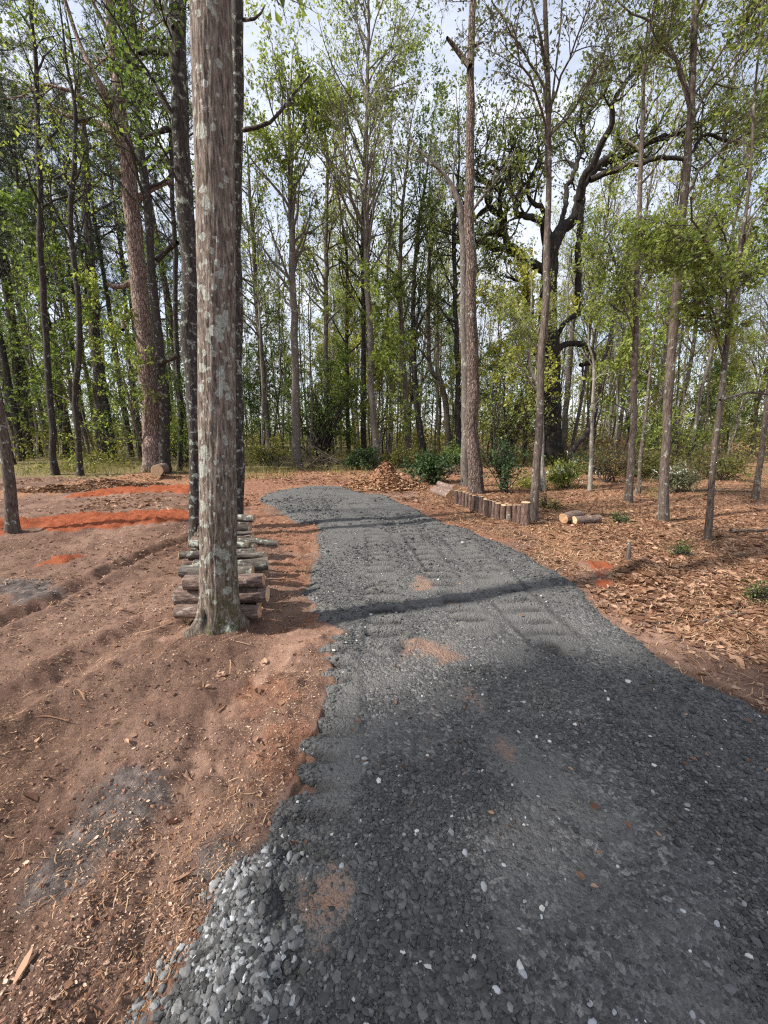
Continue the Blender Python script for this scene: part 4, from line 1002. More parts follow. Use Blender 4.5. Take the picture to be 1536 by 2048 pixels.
protos = {}
protos['hw'] = [proto('hardwood_tree', 101, 20, .115, M['grey'], M['lf_spring'], S(n1=48, t0=.2, L1=4.0, a1=(.4, .8), cone=.45, k2=6, k3=4, lv=5, ls=.082, keep=.8), .9),
                proto('hardwood_tree', 102, 22, .13, M['brown'], M['lf_mid'], S(n1=44, t0=.24, L1=4.2, a1=(.5, 1.0), cone=.4, k2=6, k3=4, lv=5, ls=.082, keep=.8), 1.2),
                proto('hardwood_tree', 103, 18, .09, M['dark'], M['lf_yellow'], S(n1=46, t0=.16, L1=3.4, a1=(.4, .8), cone=.4, k2=6, k3=4, lv=5, ls=.082, keep=.75), 1.0),
                proto('hardwood_tree', 104, 21, .105, M['grey'], M['lf_grey'], S(n1=46, t0=.25, L1=3.6, a1=(.35, .8), cone=.45, k2=6, k3=4, lv=3, ls=.10, keep=.8), 1.1),
                proto('hardwood_tree', 105, 17, .085, M['brown'], M['lf_rust'], S(n1=40, t0=.2, L1=3.2, a1=(.4, .9), cone=.4, k2=6, k3=4, lv=3, ls=.10, keep=.7), 1.0)]
protos['pine'] = [proto('pine_tree', 111, 22, .20, M['greypine'], M['needle'], S(piney, n1=34, t0=.5, L1=3.4, ls=.26, k2=6, k3=4, lv=2), .5),
                  proto('pine_tree', 112, 20, .17, M['dark'], M['needle'], S(piney, n1=34, t0=.42, L1=3.0, ls=.26, k2=6, k3=4, lv=2), .7),
                  proto('pine_tree', 113, 24, .22, M['greypine'], M['needle'], S(piney, n1=32, t0=.55, L1=3.6, ls=.28, k2=6, k3=4, lv=2), .5)]
protos['sap'] = [proto('sapling', 121, 6.5, .05, M['brown'], M['lf_spring'], S(n1=26, t0=.2, L1=2.0, a1=(.7, 1.2), cone=.5, up1=.02, k2=5, k3=4, lv=5, ls=.10, rmax=.025), .7, .6, 7),
                 proto('sapling', 122, 5.0, .04, M['dark'], M['lf_mid'], S(n1=24, t0=.2, L1=1.8, a1=(.8, 1.3), cone=.4, up1=.01, k2=5, k3=4, lv=6, ls=.10, rmax=.02), .8, .6, 7),
                 proto('sapling', 123, 8.0, .06, M['grey'], M['lf_yellow'], S(n1=28, t0=.22, L1=2.2, a1=(.6, 1.1), cone=.5, k2=5, k3=4, lv=5, ls=.10, rmax=.03), .8, .6, 7)]
protos['pole'] = [proto('hardwood_tree', 141, 14, .055, M['grey'], M['lf_spring'], S(n1=20, t0=.35, L1=2.0, a1=(.4, .8), cone=.4, k2=5, k3=3, lv=3, ls=.11), .7, .5, 7),
                  proto('hardwood_tree', 142, 16, .065, M['pale'], M['lf_yellow'], S(n1=22, t0=.4, L1=2.0, a1=(.4, .8), cone=.4, k2=5, k3=3, lv=3, ls=.11), .8, .5, 7),
                  proto('hardwood_tree', 143, 12, .05, M['brown'], M['lf_grey'], S(n1=18, t0=.3, L1=1.8, a1=(.4, .9), cone=.4, k2=5, k3=3, lv=2, ls=.10), .9, .6, 7)]
LEAF_ALT = {'hw': ['lf_spring', 'lf_mid', 'lf_yellow', 'lf_grey', 'lf_rust', 'lf_olive'], 'pine': ['needle'], 'sap': ['lf_spring', 'lf_mid', 'lf_yellow']}

def place(kind, idx, x, y, sc, rz, label, cat, group, leaf=None, tilt=(0, 0), vs=1.0):
    name, mt, ml = protos[kind][idx]
    z = float(H(np.array([x]), np.array([y]), False)[0])
    e = empty(name, (x, y, z), label, cat, group); e.scale = (sc, sc, sc * vs); e.rotation_euler = (tilt[0], tilt[1], rz)
    a = bpy.data.objects.new('trunk', mt); C.objects.link(a); a.parent = e
    c = bpy.data.objects.new('crown', ml); C.objects.link(c); c.parent = e
    if leaf:
        c.material_slots[0].link = 'OBJECT'; c.material_slots[0].material = M[leaf]
    return e

g = np.random.default_rng(9); rnd = random.Random(4)
pos = []
def ok(x, y, d):
    return all((x - a) ** 2 + (y - b_) ** 2 > d * d for a, b_ in pos)
# left woods: pines at measured places first
for k, (px, py, y0, sc) in enumerate([(20, 930, 17, 1.0), (45, 928, 19, .95), (62, 924, 22, 1.1), (82, 922, 24, 1.0), (136, 920, 22, .9), (148, 918, 26, 1.0), (176, 915, 27, 1.0), (232, 915, 24, .9), (262, 912, 26, .9), (285, 915, 23, .8), (348, 912, 24, .9), (35, 915, 28, 1.0), (100, 915, 30, 1.0), (200, 910, 33, 1.0)]):
    q, t = W(px, py, y0); pos.append((q[0], y0))
    place('pine', k % 3, q[0], y0, sc, rnd.uniform(0, 6.28), 'tall dark pine among the crowded trunks of the left woods', 'tree', 'pines in the left woods', None, (g.normal(0, .015), g.normal(0, .015)))
cnt = 0; tries = 0
while cnt < 84 and tries < 20000:
    tries += 1
    y = g.uniform(16.5, 52); x = g.uniform(-1.15 * y - 4, 1.15 * y + 4)
    if -4.5 < x < 3 and y < 18.5: continue
    if 5 < x < 10 and 16 < y < 22: continue
    if not ok(x, y, 1.25): continue
    if 470 < 768 + FPX * x / y < 660 and y < 34: continue
    pos.append((x, y)); cnt += 1
    left = x < -.28 * y; right = x > .28 * y
    far = y > 34
    kind = 'pine' if left and g.random() < .45 else 'hw'
    i = int(g.integers(0, len(protos[kind])))
    ppx = 768 + FPX * x / y
    leaf = None if kind == 'pine' else rnd.choice(['lf_yellow', 'lf_yellow', 'lf_spring']) if 900 < ppx < 1330 else rnd.choice(['lf_spring', 'lf_yellow', 'lf_mid', 'lf_grey', 'lf_grey', 'lf_rust'] if right else ['lf_spring', 'lf_yellow', 'lf_yellow', 'lf_mid', 'lf_spring'])
    where = 'left woods' if left else ('right woods' if right else 'woods behind the drive')
    d = 'deep in' if far else 'near the front of'
    look = 'tall pine' if kind == 'pine' else 'slim hardwood in spring leaf'
    place(kind, i, x, y, g.uniform(.75, 1.1), rnd.uniform(0, 6.28), f'{look} {d} the {where}' if len(where) < 15 else f'{look} {d} {where}', 'tree', f'trees of the {where}', leaf, (g.normal(0, .03), g.normal(0, .03)), g.uniform(.9, 1.15))
cnt = 0
while cnt < 78:
    y = g.uniform(14.5, 40); x = g.uniform(-1.05 * y - 2, 1.05 * y + 2)
    if -5 < x < 4 and y < 17: continue
    if not ok(x, y, .8): continue
    pos.append((x, y)); cnt += 1
    where = 'left woods' if x < -.28 * y else ('right woods' if x > .28 * y else 'woods behind the drive')
    place('sap', int(g.integers(0, 3)), x, y, g.uniform(.6, 1.65), rnd.uniform(0, 6.28), f'leafy understory sapling in the {where}', 'sapling', f'saplings of the {where}', rnd.choice(LEAF_ALT['sap'] if x > -.28 * y else ['lf_spring', 'lf_mid', 'lf_mid']), (g.normal(0, .05), g.normal(0, .05)))
cnt = 0
while cnt < 135:
    y = g.uniform(17, 46); x = g.uniform(-1.05 * y - 2, 1.05 * y + 2)
    if not ok(x, y, .6) or (5.5 < x < 9.5 and y < 20): continue
    pos.append((x, y)); cnt += 1
    where = 'left woods' if x < -.28 * y else ('right woods' if x > .28 * y else 'woods behind the drive')
    place('pole', int(g.integers(0, 3)), x, y, g.uniform(.8, 1.2), rnd.uniform(0, 6.28), f'pole thin young tree in the {where}', 'tree', f'pole thin trees of the {where}', rnd.choice(['lf_spring', 'lf_yellow', 'lf_spring', 'lf_grey'] if x > -.28 * y else ['lf_spring', 'lf_mid', 'lf_grey', 'lf_mid']), (g.normal(0, .05), g.normal(0, .05)))
# trees behind and beside the camera, whose crowns shade the near drive
protos['shade'] = [proto('hardwood_tree', 131, 9.0, .12, M['grey'], M['lf_mid'], S(n1=40, t0=.68, L1=1.45, a1=(1.1, 1.5), cone=.1, up1=.0, k2=7, k3=5, lv=6, ls=.12), .3, .2)]
for k, (x, y, sc) in enumerate([(-5.9, -1.45, 1.0), (-5.2, -2.4, .96), (-6.5, -2.2, 1.05), (-4.9, -1.5, .92)]):
    place('shade', 0, x, y, sc, k * 1.3, 'leafy hardwood standing out of view behind the left of the camera', 'tree', 'trees out of view behind the camera')

# far mass of woods
def far_woods():
    g = np.random.default_rng(12); mbt = MB(); n = 300
    y = g.uniform(52, 95, n); x = g.uniform(-1.25, 1.25, n) * y; h = g.uniform(9, 17, n)
    z = np.zeros(n); t = np.linspace(0, 1, 6)
    pts = np.stack([x[:, None] + np.cumsum(g.normal(0, .25, (n, 6)), 1), y[:, None] + 0 * t, h[:, None] * t[None] - .2], -1)
    tubes(mbt, pts, (g.uniform(.06, .14, n)[:, None] * (1 - .8 * t[None])), 5, 0)
    p, d, r, tt = spawn(g, pts, np.full((n, 6), .06), 14, .15, 1, .5, 1.1)
    Lb = g.uniform(1.5, 4, len(p)); b1, r1 = grow(g, p, d, Lb, np.full(len(p), .04), 4, .2, .06, .3); tubes(mbt, b1, r1, 3, 0)
    p, d, r, tt = spawn(g, b1, r1, 9, .2, 1, .3, 1.2); p = p + g.normal(size=p.shape) * .5
    leaf_mesh(g, mbt, p, d, .32, 'leaf', 1)
    m = 34000; y = g.uniform(46, 95, m); x = g.uniform(-1.25, 1.25, m) * y
    leaf_mesh(g, mbt, np.stack([x, y, g.beta(1.2, 2.6, m) * 4.4], -1), g.normal(size=(m, 3)), .38, 'leaf', 2)
    tag(mbt.build('far_woods', [M['grey'], M['lf_grey'], M['under']], smooth=False), 'distant woods closing the view between the trunks', 'woods', kind='stuff')
far_woods()

# ------------------------------------------------------------------ undergrowth, grass, shrubs
g = np.random.default_rng(21)
mb = MB()
n = 190000; a = np.radians(g.uniform(-56, 56, n)); r = g.uniform(13, 60, n); x = r * np.sin(a); y = r * np.cos(a)
edge = 14.6 + 1.2 * fbm2(x, y, 2.0, 3, 75) + 1.6 * sstep(-7, -4, x) - 1.2 * sstep(2.5, 6, x)
k = (y > edge) & (g.random(n) < np.clip(.35 + .9 * fbm2(x, y, 2.5, 3, 121), .03, 1)); x, y = x[k], y[k]
hmax = np.clip(.30 + .55 * fbm2(x, y, 2.2, 3, 125) + .35 * sstep(15, 20, y) + (1.5 + 1.3 * fbm2(x, y, 6, 2, 127)) * sstep(19, 30, np.hypot(x, y)), .08, 3.6)
leaf_mesh(g, mb, np.stack([x, y, H(x, y, False) + g.random(len(x)) * hmax], -1), g.normal(size=(len(x), 3)) + np.array([0, 0, .6]), .13, 'leaf')
tag(mb.build('undergrowth', M['under'], smooth=False), 'low green and straw coloured undergrowth on the forest floor', 'undergrowth', kind='stuff')
mb = MB()
n = 42000; a = np.radians(g.uniform(-58, 58, n)); r = np.exp(g.uniform(math.log(9), math.log(36), n)); x = r * np.sin(a); y = r * np.cos(a)
e2 = np.where(x < -3.2, 12.9, np.where(x > 3, 9.5, 15.2)) + 1.2 * fbm2(x, y, 1.6, 3, 131)
k = (y > e2) & (g.random(n) < np.clip(np.where(x > 2, -.05, .55) + .8 * fbm2(x, y, 1.4, 3, 133), .01, 1)); x, y = x[k], y[k]; n = len(x)
hh = g.uniform(.12, .42, n); z = H(x, y, False); aa = g.uniform(0, 6.28, n); wv = np.stack([np.cos(aa), np.sin(aa), 0 * aa], -1) * .007; tipo = np.stack([g.normal(0, .12, n), g.normal(0, .12, n), hh], -1)
c = np.stack([x, y, z - .02], -1)
mb.add(np.stack([c - wv, c + wv, c + tipo * .6 + wv * .8, c + tipo * .6 - wv * .8, c + tipo * np.array([1.5, 1.5, 1])], 1).reshape(-1, 3),
       (np.arange(n) * 5)[:, None] + np.array([[0, 1, 2, 3]]), (np.arange(n) * 5)[:, None] + np.array([[3, 2, 4]]), tint=np.repeat(g.random(n), 5))
tag(mb.build('grass', M['grass'], smooth=False), 'straw green grass growing between the trunks', 'grass', kind='stuff')

def shrub(name, label, px, py, wpx, hpx, leafm, n=16, ls=.07, dens=5, barkm='dark', y0=None, flowers=0, group=None, seed=0, cat='shrub'):
    g = np.random.default_rng(500 + seed); b = P(px, py)
    if y0: q, t = W(px, py, y0); b = np.array([q[0], y0, float(H(q[0:1], np.array([y0]), False)[0])])
    t = b[1] / ray(px, py)[1]; hw, hh = wpx * .5 * t / FPX, hpx * t / FPX
    e = empty(name, b, label, cat, group); mbt, mbl = MB(), MB()
    p = np.tile(b, (n, 1)) + g.normal(size=(n, 3)) * np.array([hw * .15, hw * .15, 0]); d = nrm(np.stack([g.normal(0, hw / hh * .7, n), g.normal(0, hw / hh * .7, n), np.full(n, 1.0)], -1))
    Lb = hh * g.uniform(.6, 1.05, n); b1, r1 = grow(g, p, d, Lb, np.full(n, max(.006, hh * .012)), 6, .14, .02, .4)
    fine(g, mbt, mbl, b1, r1, Lb, S(k2=6, k3=4, lv=dens, ls=ls, q2=.4))
    mbt.build('stems', M[barkm], e, b); mbl.build('foliage', M[leafm], e, b, smooth=False)
    if flowers:
        mf = MB(); i = g.integers(0, n, flowers); c = b1[i, -1] + g.normal(size=(flowers, 3)) * hw * .3
        c = np.repeat(c, 5, 0) + g.normal(size=(flowers * 5, 3)) * .02
        leaf_mesh(g, mf, c, g.normal(size=c.shape) + np.array([0, -.5, .8]), .05, 'leaf'); mf.build('blossom', M['flower'], e, b, smooth=False)
shrub('shrub', 'dark glossy evergreen shrub right of the brown leaf heap', 866, 965, 100, 62, 'lf_dark', 22, .09, 6, seed=1)
shrub('shrub', 'small dark cedar bush growing behind the log edging', 1008, 985, 60, 95, 'lf_dark', 14, .055, 7, seed=2)
shrub('shrub', 'shrub with white blossom behind the slim dark tree on the right', 1128, 975, 90, 55, 'lf_spring', 18, .06, 5, flowers=45, seed=3)
shrub('shrub', 'bright yellow green low bush in front of the twin pines', 1050, 975, 50, 22, 'lf_yellow', 9, .04, 5, seed=4)
shrub('shrub', 'pale leaved small shrub right of the mottled tree', 1360, 985, 62, 52, 'lf_grey', 14, .055, 6, seed=5, flowers=20)
shrub('shrub', 'leafy green bush at the far left of the twin pines', 905, 945, 60, 55, 'lf_mid', 16, .08, 6, seed=6)
shrub('shrub', 'dense dark bush left of the brown leaf heap', 722, 945, 80, 45, 'lf_dark', 18, .09, 5, seed=7, y0=16.5)
shrub('shrub', 'tall light green bush beside the old pine on the left', 375, 945, 90, 110, 'lf_spring', 20, .09, 5, seed=8, y0=17.5)
shrub('shrub', 'broad mid green bush under the grey tree behind the drive', 640, 925, 110, 170, 'lf_mid', 26, .11, 6, seed=9, y0=19)
shrub('shrub', 'wide leafy bush half way up beside the oak trunk', 1010, 900, 120, 190, 'lf_spring', 20, .09, 6, seed=10, y0=17)
shrub('shrub', 'bright green bush in the right woods behind the mottled tree', 1330, 915, 130, 110, 'lf_spring', 22, .10, 5, seed=11, y0=18)
shrub('shrub', 'low wide bramble tangle on the earth bank right of the oak', 1290, 945, 190, 60, 'under', 34, .06, 5, seed=21, y0=13.5)
shrub('shrub', 'dull olive bramble tangle at the foot of the oak', 1190, 940, 150, 55, 'lf_dark', 26, .06, 4, seed=22, y0=14.5)
shrub('shrub', 'straggly brown green brush at the right edge of the woods', 1440, 945, 170, 60, 'under', 28, .06, 4, seed=23, y0=13)
shrub('shrub', 'straggly low brush left of the dark glossy shrub', 800, 935, 110, 45, 'under', 24, .07, 4, seed=24, y0=17)
shrub('shrub', 'straggly low brush at the wood edge close right of the near tree', 535, 925, 110, 55, 'under', 26, .07, 5, seed=25, y0=18)
shrub('shrub', 'sparse brown twiggy bush left of the forked brown tree', 1215, 965, 110, 80, 'lf_rust', 22, .05, 2, seed=12)
shrub('shrub', 'weedy sprig growing from leaf litter near the right edge', 1505, 1196, 44, 20, 'lf_mid', 4, .022, 3, seed=13, cat='weed')
shrub('shrub', 'green weed sprig in leaf litter right of the red clay spot', 1362, 1112, 36, 20, 'lf_mid', 4, .024, 3, seed=14, cat='weed')
shrub('shrub', 'small yellowish weed behind the two sawn logs', 1100, 1018, 50, 20, 'grass', 6, .035, 3, seed=15, cat='weed')
shrub('shrub', 'low green weed clump right of the two sawn logs', 1235, 1045, 40, 12, 'lf_mid', 5, .028, 3, seed=16, cat='weed')

# ------------------------------------------------------------------ logs
def log(name, a, b, ra, rb, barkm, label, cat, group=None, seed=0, cutm='cut', sides=22, caps=(1, 1)):
    """round log from a to b with sawn ends"""
    a, b = np.asarray(a, float), np.asarray(b, float); Ln = np.linalg.norm(b - a); n = max(5, int(Ln / .04))
    t = np.linspace(0, 1, n)[:, None]; p = np.hstack([a + (b - a) * t, ra + (rb - ra) * t])
    g = np.random.default_rng(seed + 900); perp = nrm(np.cross(b - a, g.normal(size=3))); p[:, :3] += perp * np.sin(t * math.pi) * Ln * g.normal(0, .028)
    c = (a + b) / 2; mb = MB()
    th = np.linspace(0, 2 * math.pi, sides, endpoint=False)[None]
    s = t * Ln
    k = 1 + .06 * fbm3(np.cos(th) * 1.5 + 0 * s + seed, np.sin(th) * 1.5 + 0 * s, s * 3 + 0 * th, 3, seed) + .035 * fbm3(np.cos(th) * 7 + 0 * s + seed, np.sin(th) * 7 + 0 * s, s * 9 + 0 * th, 2, seed + 5)
    tubes(mb, p[None, :, :3], (p[:, 3:4] * k)[None], sides)
    ring = np.vstack(mb.v).reshape(n, sides, 3)
    o = mb.build(name, barkm, None, c); tag(o, label, cat, group)
    for e, on in ((0, caps[0]), (-1, caps[1])):
        if not on: continue
        cc = p[0 if e == 0 else -1, :3]; axis = nrm(p[0, :3] - p[1, :3]) if e == 0 else nrm(p[-1, :3] - p[-2, :3])
        rg = ring[e]; inner = cc + (rg - cc) * .93 + axis * .003; mid = cc + (rg - cc) * .5 + axis * .003
        j = np.arange(sides); j2 = (j + 1) % sides
        mc = MB(); q1 = np.stack([j, j2, sides + j2, sides + j], -1); q2 = q1 + sides
        tr = np.stack([2 * sides + j, 2 * sides + j2, np.full(sides, 3 * sides)], -1)
        if e == 0: q1, q2, tr = q1[:, ::-1], q2[:, ::-1], tr[:, ::-1]
        mc.add(np.vstack([rg, inner, mid, cc + axis * .003]), np.vstack([q1, q2]), tr)
        cf = mc.build('cut_face', M[cutm], o, cc, smooth=False); cf.location = Vector(cc - c)
    return o

# upright log edging: centre px, top py, bottom py, width px (from the photograph)
def z2(zx, zy): return 860 + zx / 4.042, 920 + zy / 4.042
row = [(215, 247, 355, 40), (246, 252, 368, 36), (276, 258, 380, 32), (301, 267, 392, 30), (327, 277, 405, 30), (354, 286, 415, 32), (383, 292, 425, 32), (416, 296, 430, 44), (446, 316, 440, 32), (470, 322, 452, 32), (494, 327, 462, 32), (519, 337, 474, 34), (552, 348, 482, 48), (598, 364, 488, 48), (645, 364, 500, 46), (690, 364, 512, 42), (725, 364, 524, 38), (780, 342, 536, 74)]
names = ['far end log', 'second', 'third', 'fourth', 'fifth', 'sixth', 'seventh', 'eighth', 'ninth', 'tenth', 'eleventh', 'twelfth', 'thirteenth', 'fourteenth', 'fifteenth', 'sixteenth', 'seventeenth']
for k, (zx, zt, zb, w) in enumerate(row):
    px, pb = z2(zx, zb); _, pt = z2(zx, zt); b = P(px, pb); q, t = W(px, pt, b[1] + .03)
    rr = w / 4.042 * .5 * t / FPX; b[1] += rr * .8
    top = np.array([q[0], b[1], W(px, pt, b[1])[0][2]]); bot = np.array([b[0] + .0, b[1], b[2] - .08])
    if k == 0: lab = 'upright log at the far end of the edging, beside the small log stack'
    elif k == len(row) - 1: lab = 'thickest and tallest upright log at the near end of the edging'
    elif k == 7: lab = 'wide topped upright log, eighth from the far end of the edging'
    else: lab = f'upright sawn log, {names[k]} from the far end of the edging beside the drive'
    log('edging_log', bot, top, rr * 1.02, rr * .97, M['edgelog'], lab, 'log', 'upright logs edging the drive', k, 'cut', 20, (0, 1))
# three logs stacked at the far end
for k, (zx, zy, lab) in enumerate([(150, 308, 'lowest sawn log of the small stack at the far end of the edging'), (172, 268, 'middle sawn log of the small stack at the far end of the edging'), (202, 228, 'topmost sawn log of the small stack at the far end of the edging'), (188, 310, 'sawn log lying low behind the small stack beside the first edging log')]):
    px, py = z2(zx, zy); y0 = [9.0, 9.25, 9.5, 9.3][k]; q, t = W(px, py, y0); r = 27 / 4.042 * t / FPX
    q[2] = max(q[2], float(H(q[0:1], q[1:2], False)[0]) + r * .8)
    log('sawn_log', q, q + np.array([-.28, .85, 0.0]), r, r * .95, M['redlog'], lab, 'log', 'logs stacked at the end of the edging', 40 + k, 'cutold')
# two logs in the litter, a post stump
q = P(1126, 1047); q[2] += .085; log('sawn_log', q, q + np.array([.42, .30, .0]), .085, .08, M['redlog'], 'dark sawn log lying in leaf litter, left of a pair right of the edging', 'log', None, 50, 'cutold')
q = P(1147, 1049); q[2] += .07; log('sawn_log', q, q + np.array([.52, .16, .0]), .07, .065, M['redlog'], 'sawn log with a pale yellow cut end, right of a pair in leaf litter', 'log', None, 51, 'cut')
q = P(1257, 1124); tp, t = W(1259, 1082, q[1]); log('stump', q - np.array([0, 0, .05]), tp, .030, .020, M['brown'], 'thin mossy snapped stump by the red clay spot on the right', 'stump', None, 52, 'cutold')
q, t = W(314, 941, 12.7); log('sawn_log', q, q + np.array([-.30, .9, .0]), .185, .185, M['redlog'], 'big log with a round orange cut face at the foot of the old pine', 'log', None, 53, 'cut', 28)
q = P(120, 985); 
# woodpile behind the near tree: (left px, right px, py, layer z, radius, bark, cut, label)
pile = [
 (355, 520, 1230, .085, .066, 'redlog', 'cutold', 'bottom front log of the woodpile behind the near tree'),
 (356, 534, 1194, .20, .076, 'redlog', 'cut', 'thick reddish log at the front of the woodpile'),
 (374, 526, 1168, .325, .070, 'redlog', 'cutold', 'reddish barked log on top of the front of the woodpile'),
 (363, 506, 1140, .375, .062, 'logbark', 'cutold', 'lichened grey log with its end sticking out left of the near trunk'),
 (395, 531, 1124, .375, .064, 'logbark', 'cut', 'grey log with an orange sawn end facing the drive, on the woodpile'),
 (368, 504, 1104, .355, .045, 'logbark', 'cut', 'smooth grey pole end poking left out of the woodpile'),
 (410, 534, 1102, .40, .042, 'logbark', 'cutold', 'lichened log ending beside the orange sawn end, mid woodpile'),
 (380, 496, 1087, .40, .048, 'logbark', 'cutold', 'short pale log in the middle of the woodpile top'),
 (420, 556, 1084, .375, .046, 'logbark', 'cutold', 'longest lichened log jutting far out of the woodpile towards the drive'),
 (400, 502, 1071, .40, .028, 'logbark', 'cutold', 'thin pole lying across the rear of the woodpile'),
 (400, 501, 1060, .385, .055, 'darklog', 'cutold', 'dark mossy log near the rear of the woodpile'),
 (405, 508, 1037, .41, .058, 'logbark', 'cutold', 'rearmost grey log on top of the woodpile'),
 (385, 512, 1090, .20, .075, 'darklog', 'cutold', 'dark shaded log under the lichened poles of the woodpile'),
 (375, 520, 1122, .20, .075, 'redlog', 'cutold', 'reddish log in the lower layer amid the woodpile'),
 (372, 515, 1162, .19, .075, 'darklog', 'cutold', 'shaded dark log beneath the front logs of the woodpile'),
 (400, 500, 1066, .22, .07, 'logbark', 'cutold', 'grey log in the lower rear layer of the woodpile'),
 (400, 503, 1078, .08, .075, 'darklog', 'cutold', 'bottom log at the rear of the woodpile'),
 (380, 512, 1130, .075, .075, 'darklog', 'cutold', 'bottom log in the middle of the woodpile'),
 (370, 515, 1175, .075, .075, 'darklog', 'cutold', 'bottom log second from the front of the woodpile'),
 (402, 503, 1047, .29, .06, 'logbark', 'cutold', 'grey log tucked under the rearmost top log of the woodpile'),
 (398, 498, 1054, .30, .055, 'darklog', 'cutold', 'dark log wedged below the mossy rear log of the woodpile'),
 (392, 506, 1074, .29, .055, 'logbark', 'cut', 'pale ended log under the thin pole at the rear of the woodpile'),
 (388, 500, 1081, .32, .05, 'redlog', 'cutold', 'reddish log below the longest jutting log of the woodpile'),
 (384, 512, 1096, .33, .055, 'logbark', 'cutold', 'grey log between the short pale log and the smooth grey pole of the woodpile'),
 (378, 518, 1112, .32, .055, 'darklog', 'cut', 'dark log with a fresh end below the lichened mid logs of the woodpile'),
 (374, 522, 1134, .31, .06, 'logbark', 'cutold', 'lichened log just under the orange ended log of the woodpile'),
 (368, 512, 1152, .31, .06, 'redlog', 'cut', 'reddish log between the top front log and the grey logs of the woodpile'),
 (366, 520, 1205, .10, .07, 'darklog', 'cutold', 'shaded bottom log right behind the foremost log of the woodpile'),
]
for k, (x0, x1, py, z, r, bm_, cm, lab) in enumerate(pile):
    rr_ = ray((x0 + x1) / 2, py); t = (z - CAM_Z) / rr_[2]; yy = rr_[1] * t
    A, _ = W(x0, py, yy); B, _ = W(x1, py, yy); A[2] = B[2] = z + float(H(np.array([(A[0] + B[0]) / 2]), np.array([yy]), False)[0])
    sk = rng.normal(0, .05); A[1] += sk; B[1] -= sk
    r *= rng.uniform(.82, .95); B[2] += rng.normal(0, .012); log('firewood_log', A, B, r, r * rng.uniform(.8, 1.0), M[bm_], lab, 'log', 'logs of the woodpile behind the near tree', 60 + k, cm)

# heap of raked leaves beyond the drive
def heap(px, py, wpx, hgt, dep, label, n, seed, mat='litter'):
    g = np.random.default_rng(seed); c = P(px, py); rx = wpx * .5 * c[1] / FPX; ry = dep / 2
    mb = MB(); m = 60; u, v = np.meshgrid(np.linspace(0, 1, 26), np.linspace(0, 2 * math.pi, m, endpoint=False), indexing='ij')
    x = u * np.cos(v) * rx * 1.25; y = u * np.sin(v) * ry * 1.25
    def hf(x, y):
        q = (x / rx) ** 2 + (y / ry) ** 2
        return hgt * np.exp(-q * 1.7) * (1 + .4 * fbm2(x + seed, y, .5, 3, seed)) - .03
    z = H(c[0] + x, c[1] + y, False) + hf(x, y)
    i = np.arange(25)[:, None] * m; j = np.arange(m)[None]; j2 = (j + 1) % m
    mb.add(np.stack([c[0] + x, c[1] + y, z], -1).reshape(-1, 3), np.stack([i + j, i + m + j, i + m + j2, i + j2], -1).reshape(-1, 4), tint=.35)
    a = g.uniform(0, 6.28, n); rr = np.sqrt(g.random(n)); lx, ly = rr * np.cos(a) * rx * 1.2, rr * np.sin(a) * ry * 1.2
    mb2 = MB(); strewn_leaves(g, mb2, c[0] + lx, c[1] + ly, np.clip(g.lognormal(math.log(.085), .3, n), .04, .16))
    vv = np.vstack(mb2.v); base = np.repeat(hf(lx, ly), 8); vv[:, 2] += np.maximum(base, -.005)
    mb.add(vv, np.vstack(mb2.q), np.vstack(mb2.t), tint=np.concatenate(mb2.a))
    tag(mb.build('leaf_heap', M[mat], None, c, smooth=False), label, 'heap')
heap(770, 974, 140, .55, 1.6, 'brown heap of raked leaves at the far right end of the drive', 4200, 3, 'straw')
heap(1290, 1150, 100, .10, .55, 'low pile of curled leaves around the snapped stump', 500, 4)
heap(250, 970, 150, .13, 1.0, 'scraped bank of leaves and roots before the old pine', 2200, 5)
heap(110, 980, 140, .12, .9, 'pale strip of scraped leaves at the left edge of the clearing', 1800, 6)

# dead branches in a brush pile
def brush(px, py, y0, wpx, hpx, n, label, seed, cat='brush pile'):
    g = np.random.default_rng(seed); q, t = W(px, py, y0); b = np.array([q[0], y0, float(H(q[0:1], np.array([y0]), False)[0])]); hw, hh = wpx * .5 * t / FPX, hpx * t / FPX
    p = b + np.stack([g.uniform(-hw, hw, n), g.uniform(-.5, .5, n), g.uniform(0, hh * .5, n)], -1)
    d = nrm(np.stack([g.normal(0, 1, n), g.normal(0, .6, n), g.uniform(.0, .7, n)], -1)); Lb = g.uniform(.5, 1.5, n) * hw * .8
    mb = MB(); b1, r1 = grow(g, p, d, Lb, g.uniform(.012, .035, n), 6, .12, -.05, .3); tubes(mb, b1, r1, 6)
    p, d, r, t = spawn(g, b1, r1, 5, .3, 1, .4, 1); b2, r2 = grow(g, p, d, np.repeat(Lb, 5) * .4, r * .5, 4, .15, 0, .3); tubes(mb, b2, r2, 4)
    tag(mb.build('brush_pile', M['brown'], None, b), label, cat)
brush(640, 935, 16.2, 130, 40, 40, 'tangle of dead branches at the wood edge behind the drive', 1)
brush(1240, 935, 14, 120, 60, 36, 'dead fallen branches lying left of the forked brown tree', 2)
brush(905, 940, 14, 90, 30, 26, 'grey dead sticks lying in brush left of the twin pines', 3)
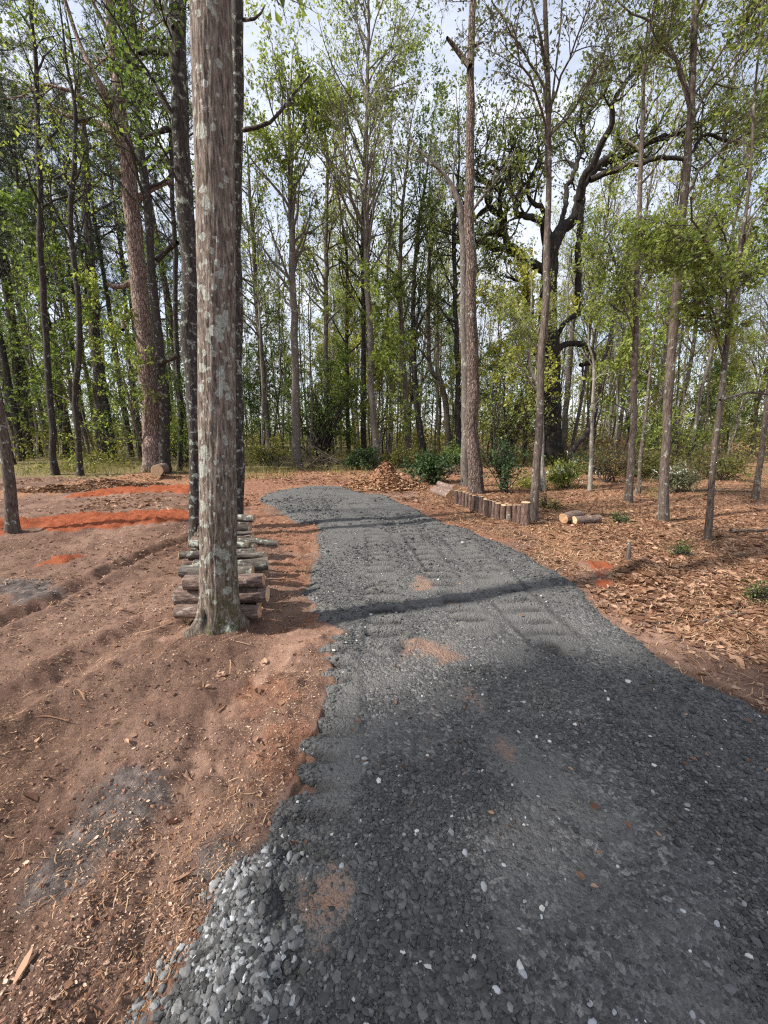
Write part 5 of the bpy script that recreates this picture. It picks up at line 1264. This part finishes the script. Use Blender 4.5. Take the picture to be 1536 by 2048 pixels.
def fallen(px, py, Ln, ang, r, label, seed):
    g = np.random.default_rng(seed); b = P(px, py); b[2] += r; d = np.array([[math.cos(ang), math.sin(ang), 0.0]]); mb = MB()
    b1, r1 = grow(g, b[None], d, np.array([Ln]), np.array([r]), 9, .10, 0, .35); b1[:, :, 2] = H(b1[:, :, 0], b1[:, :, 1]) + r * 1.2; tubes(mb, b1, r1, 7)
    p, d2, rr, t = spawn(g, b1, r1, 5, .3, .95, .4, .9); d2[:, 2] = np.abs(d2[:, 2]) * .4; b2, r2 = grow(g, p, d2, np.full(5, Ln * .22), rr * .6, 5, .12, -.02, .3); tubes(mb, b2, r2, 5)
    tag(mb.build('fallen_branch', M['brown'], None, b), label, 'branch')
fallen(1340, 985, 2.2, .15, .03, 'long dead branch lying in litter between the mottled tree and the slender leaning tree', 4)
fallen(1460, 1065, 1.3, .1, .025, 'short dark dead branch lying right of the slender leaning tree', 5)
fallen(1400, 1245, .7, .05, .012, 'thin dry stick lying in leaf litter near the right edge', 6)

# ------------------------------------------------------------------ light, sky, camera
EL = R(41); sun_h = np.array([-.946, -.325])
sd_ = np.array([sun_h[0] * math.cos(EL), sun_h[1] * math.cos(EL), math.sin(EL)])
sl = bpy.data.lights.new('sun', 'SUN'); sl.energy = 4.7; sl.angle = R(2.2); sl.color = (1, .94, .86)
so = bpy.data.objects.new('sun', sl); C.objects.link(so); so.rotation_euler = Vector(-sd_).to_track_quat('-Z', 'Y').to_euler()

w = bpy.data.worlds.new('World'); bpy.context.scene.world = w; w.use_nodes = True; t = w.node_tree; t.nodes.clear()
wo = N(t, 'ShaderNodeOutputWorld'); bg = N(t, 'ShaderNodeBackground'); bg.inputs[1].default_value = .13
sky = N(t, 'ShaderNodeTexSky'); sky.sky_type = 'NISHITA'; sky.sun_disc = False; sky.sun_elevation = EL; sky.sun_rotation = math.atan2(sun_h[0], sun_h[1]); sky.dust_density = 1.0
tc = N(t, 'ShaderNodeTexCoord'); mp = N(t, 'ShaderNodeMapping'); mp.inputs['Scale'].default_value = (1.2, 1.2, 2.6); L(t, tc.outputs['Generated'], mp.inputs['Vector'])
cl = noise(t, mp.outputs[0], 2.0, 7, .58, .5)
fac = ramp(t, cl, [(.38, (.45, .45, .45)), (.62, (.97, .97, .97))])
col = mixc(t, fac, sky.outputs[0], rgb(4.9, 5.1, 5.7))
L(t, col, bg.inputs[0]); L(t, bg.outputs[0], wo.inputs[0])

cam = bpy.data.cameras.new('camera'); co = bpy.data.objects.new('camera', cam); C.objects.link(co)
cam.sensor_fit = 'VERTICAL'; cam.sensor_height = 36; cam.lens = 36 * FPX / 2048; cam.clip_start = .05; cam.clip_end = 2000
co.location = (0, 0, CAM_Z); co.rotation_euler = (math.pi / 2 - PITCH, 0, 0)
sc = bpy.context.scene; sc.camera = co
sc.view_settings.view_transform = 'Standard'; sc.view_settings.look = 'None'; sc.view_settings.exposure = 0.8; sc.view_settings.gamma = 1
sc.cycles.max_bounces = 6; sc.cycles.diffuse_bounces = 3; sc.cycles.transmission_bounces = 3; sc.cycles.glossy_bounces = 2
sc.cycles.use_denoising = False; sc.cycles.filter_width = 1.2; sc.cycles.sample_clamp_indirect = 4.0
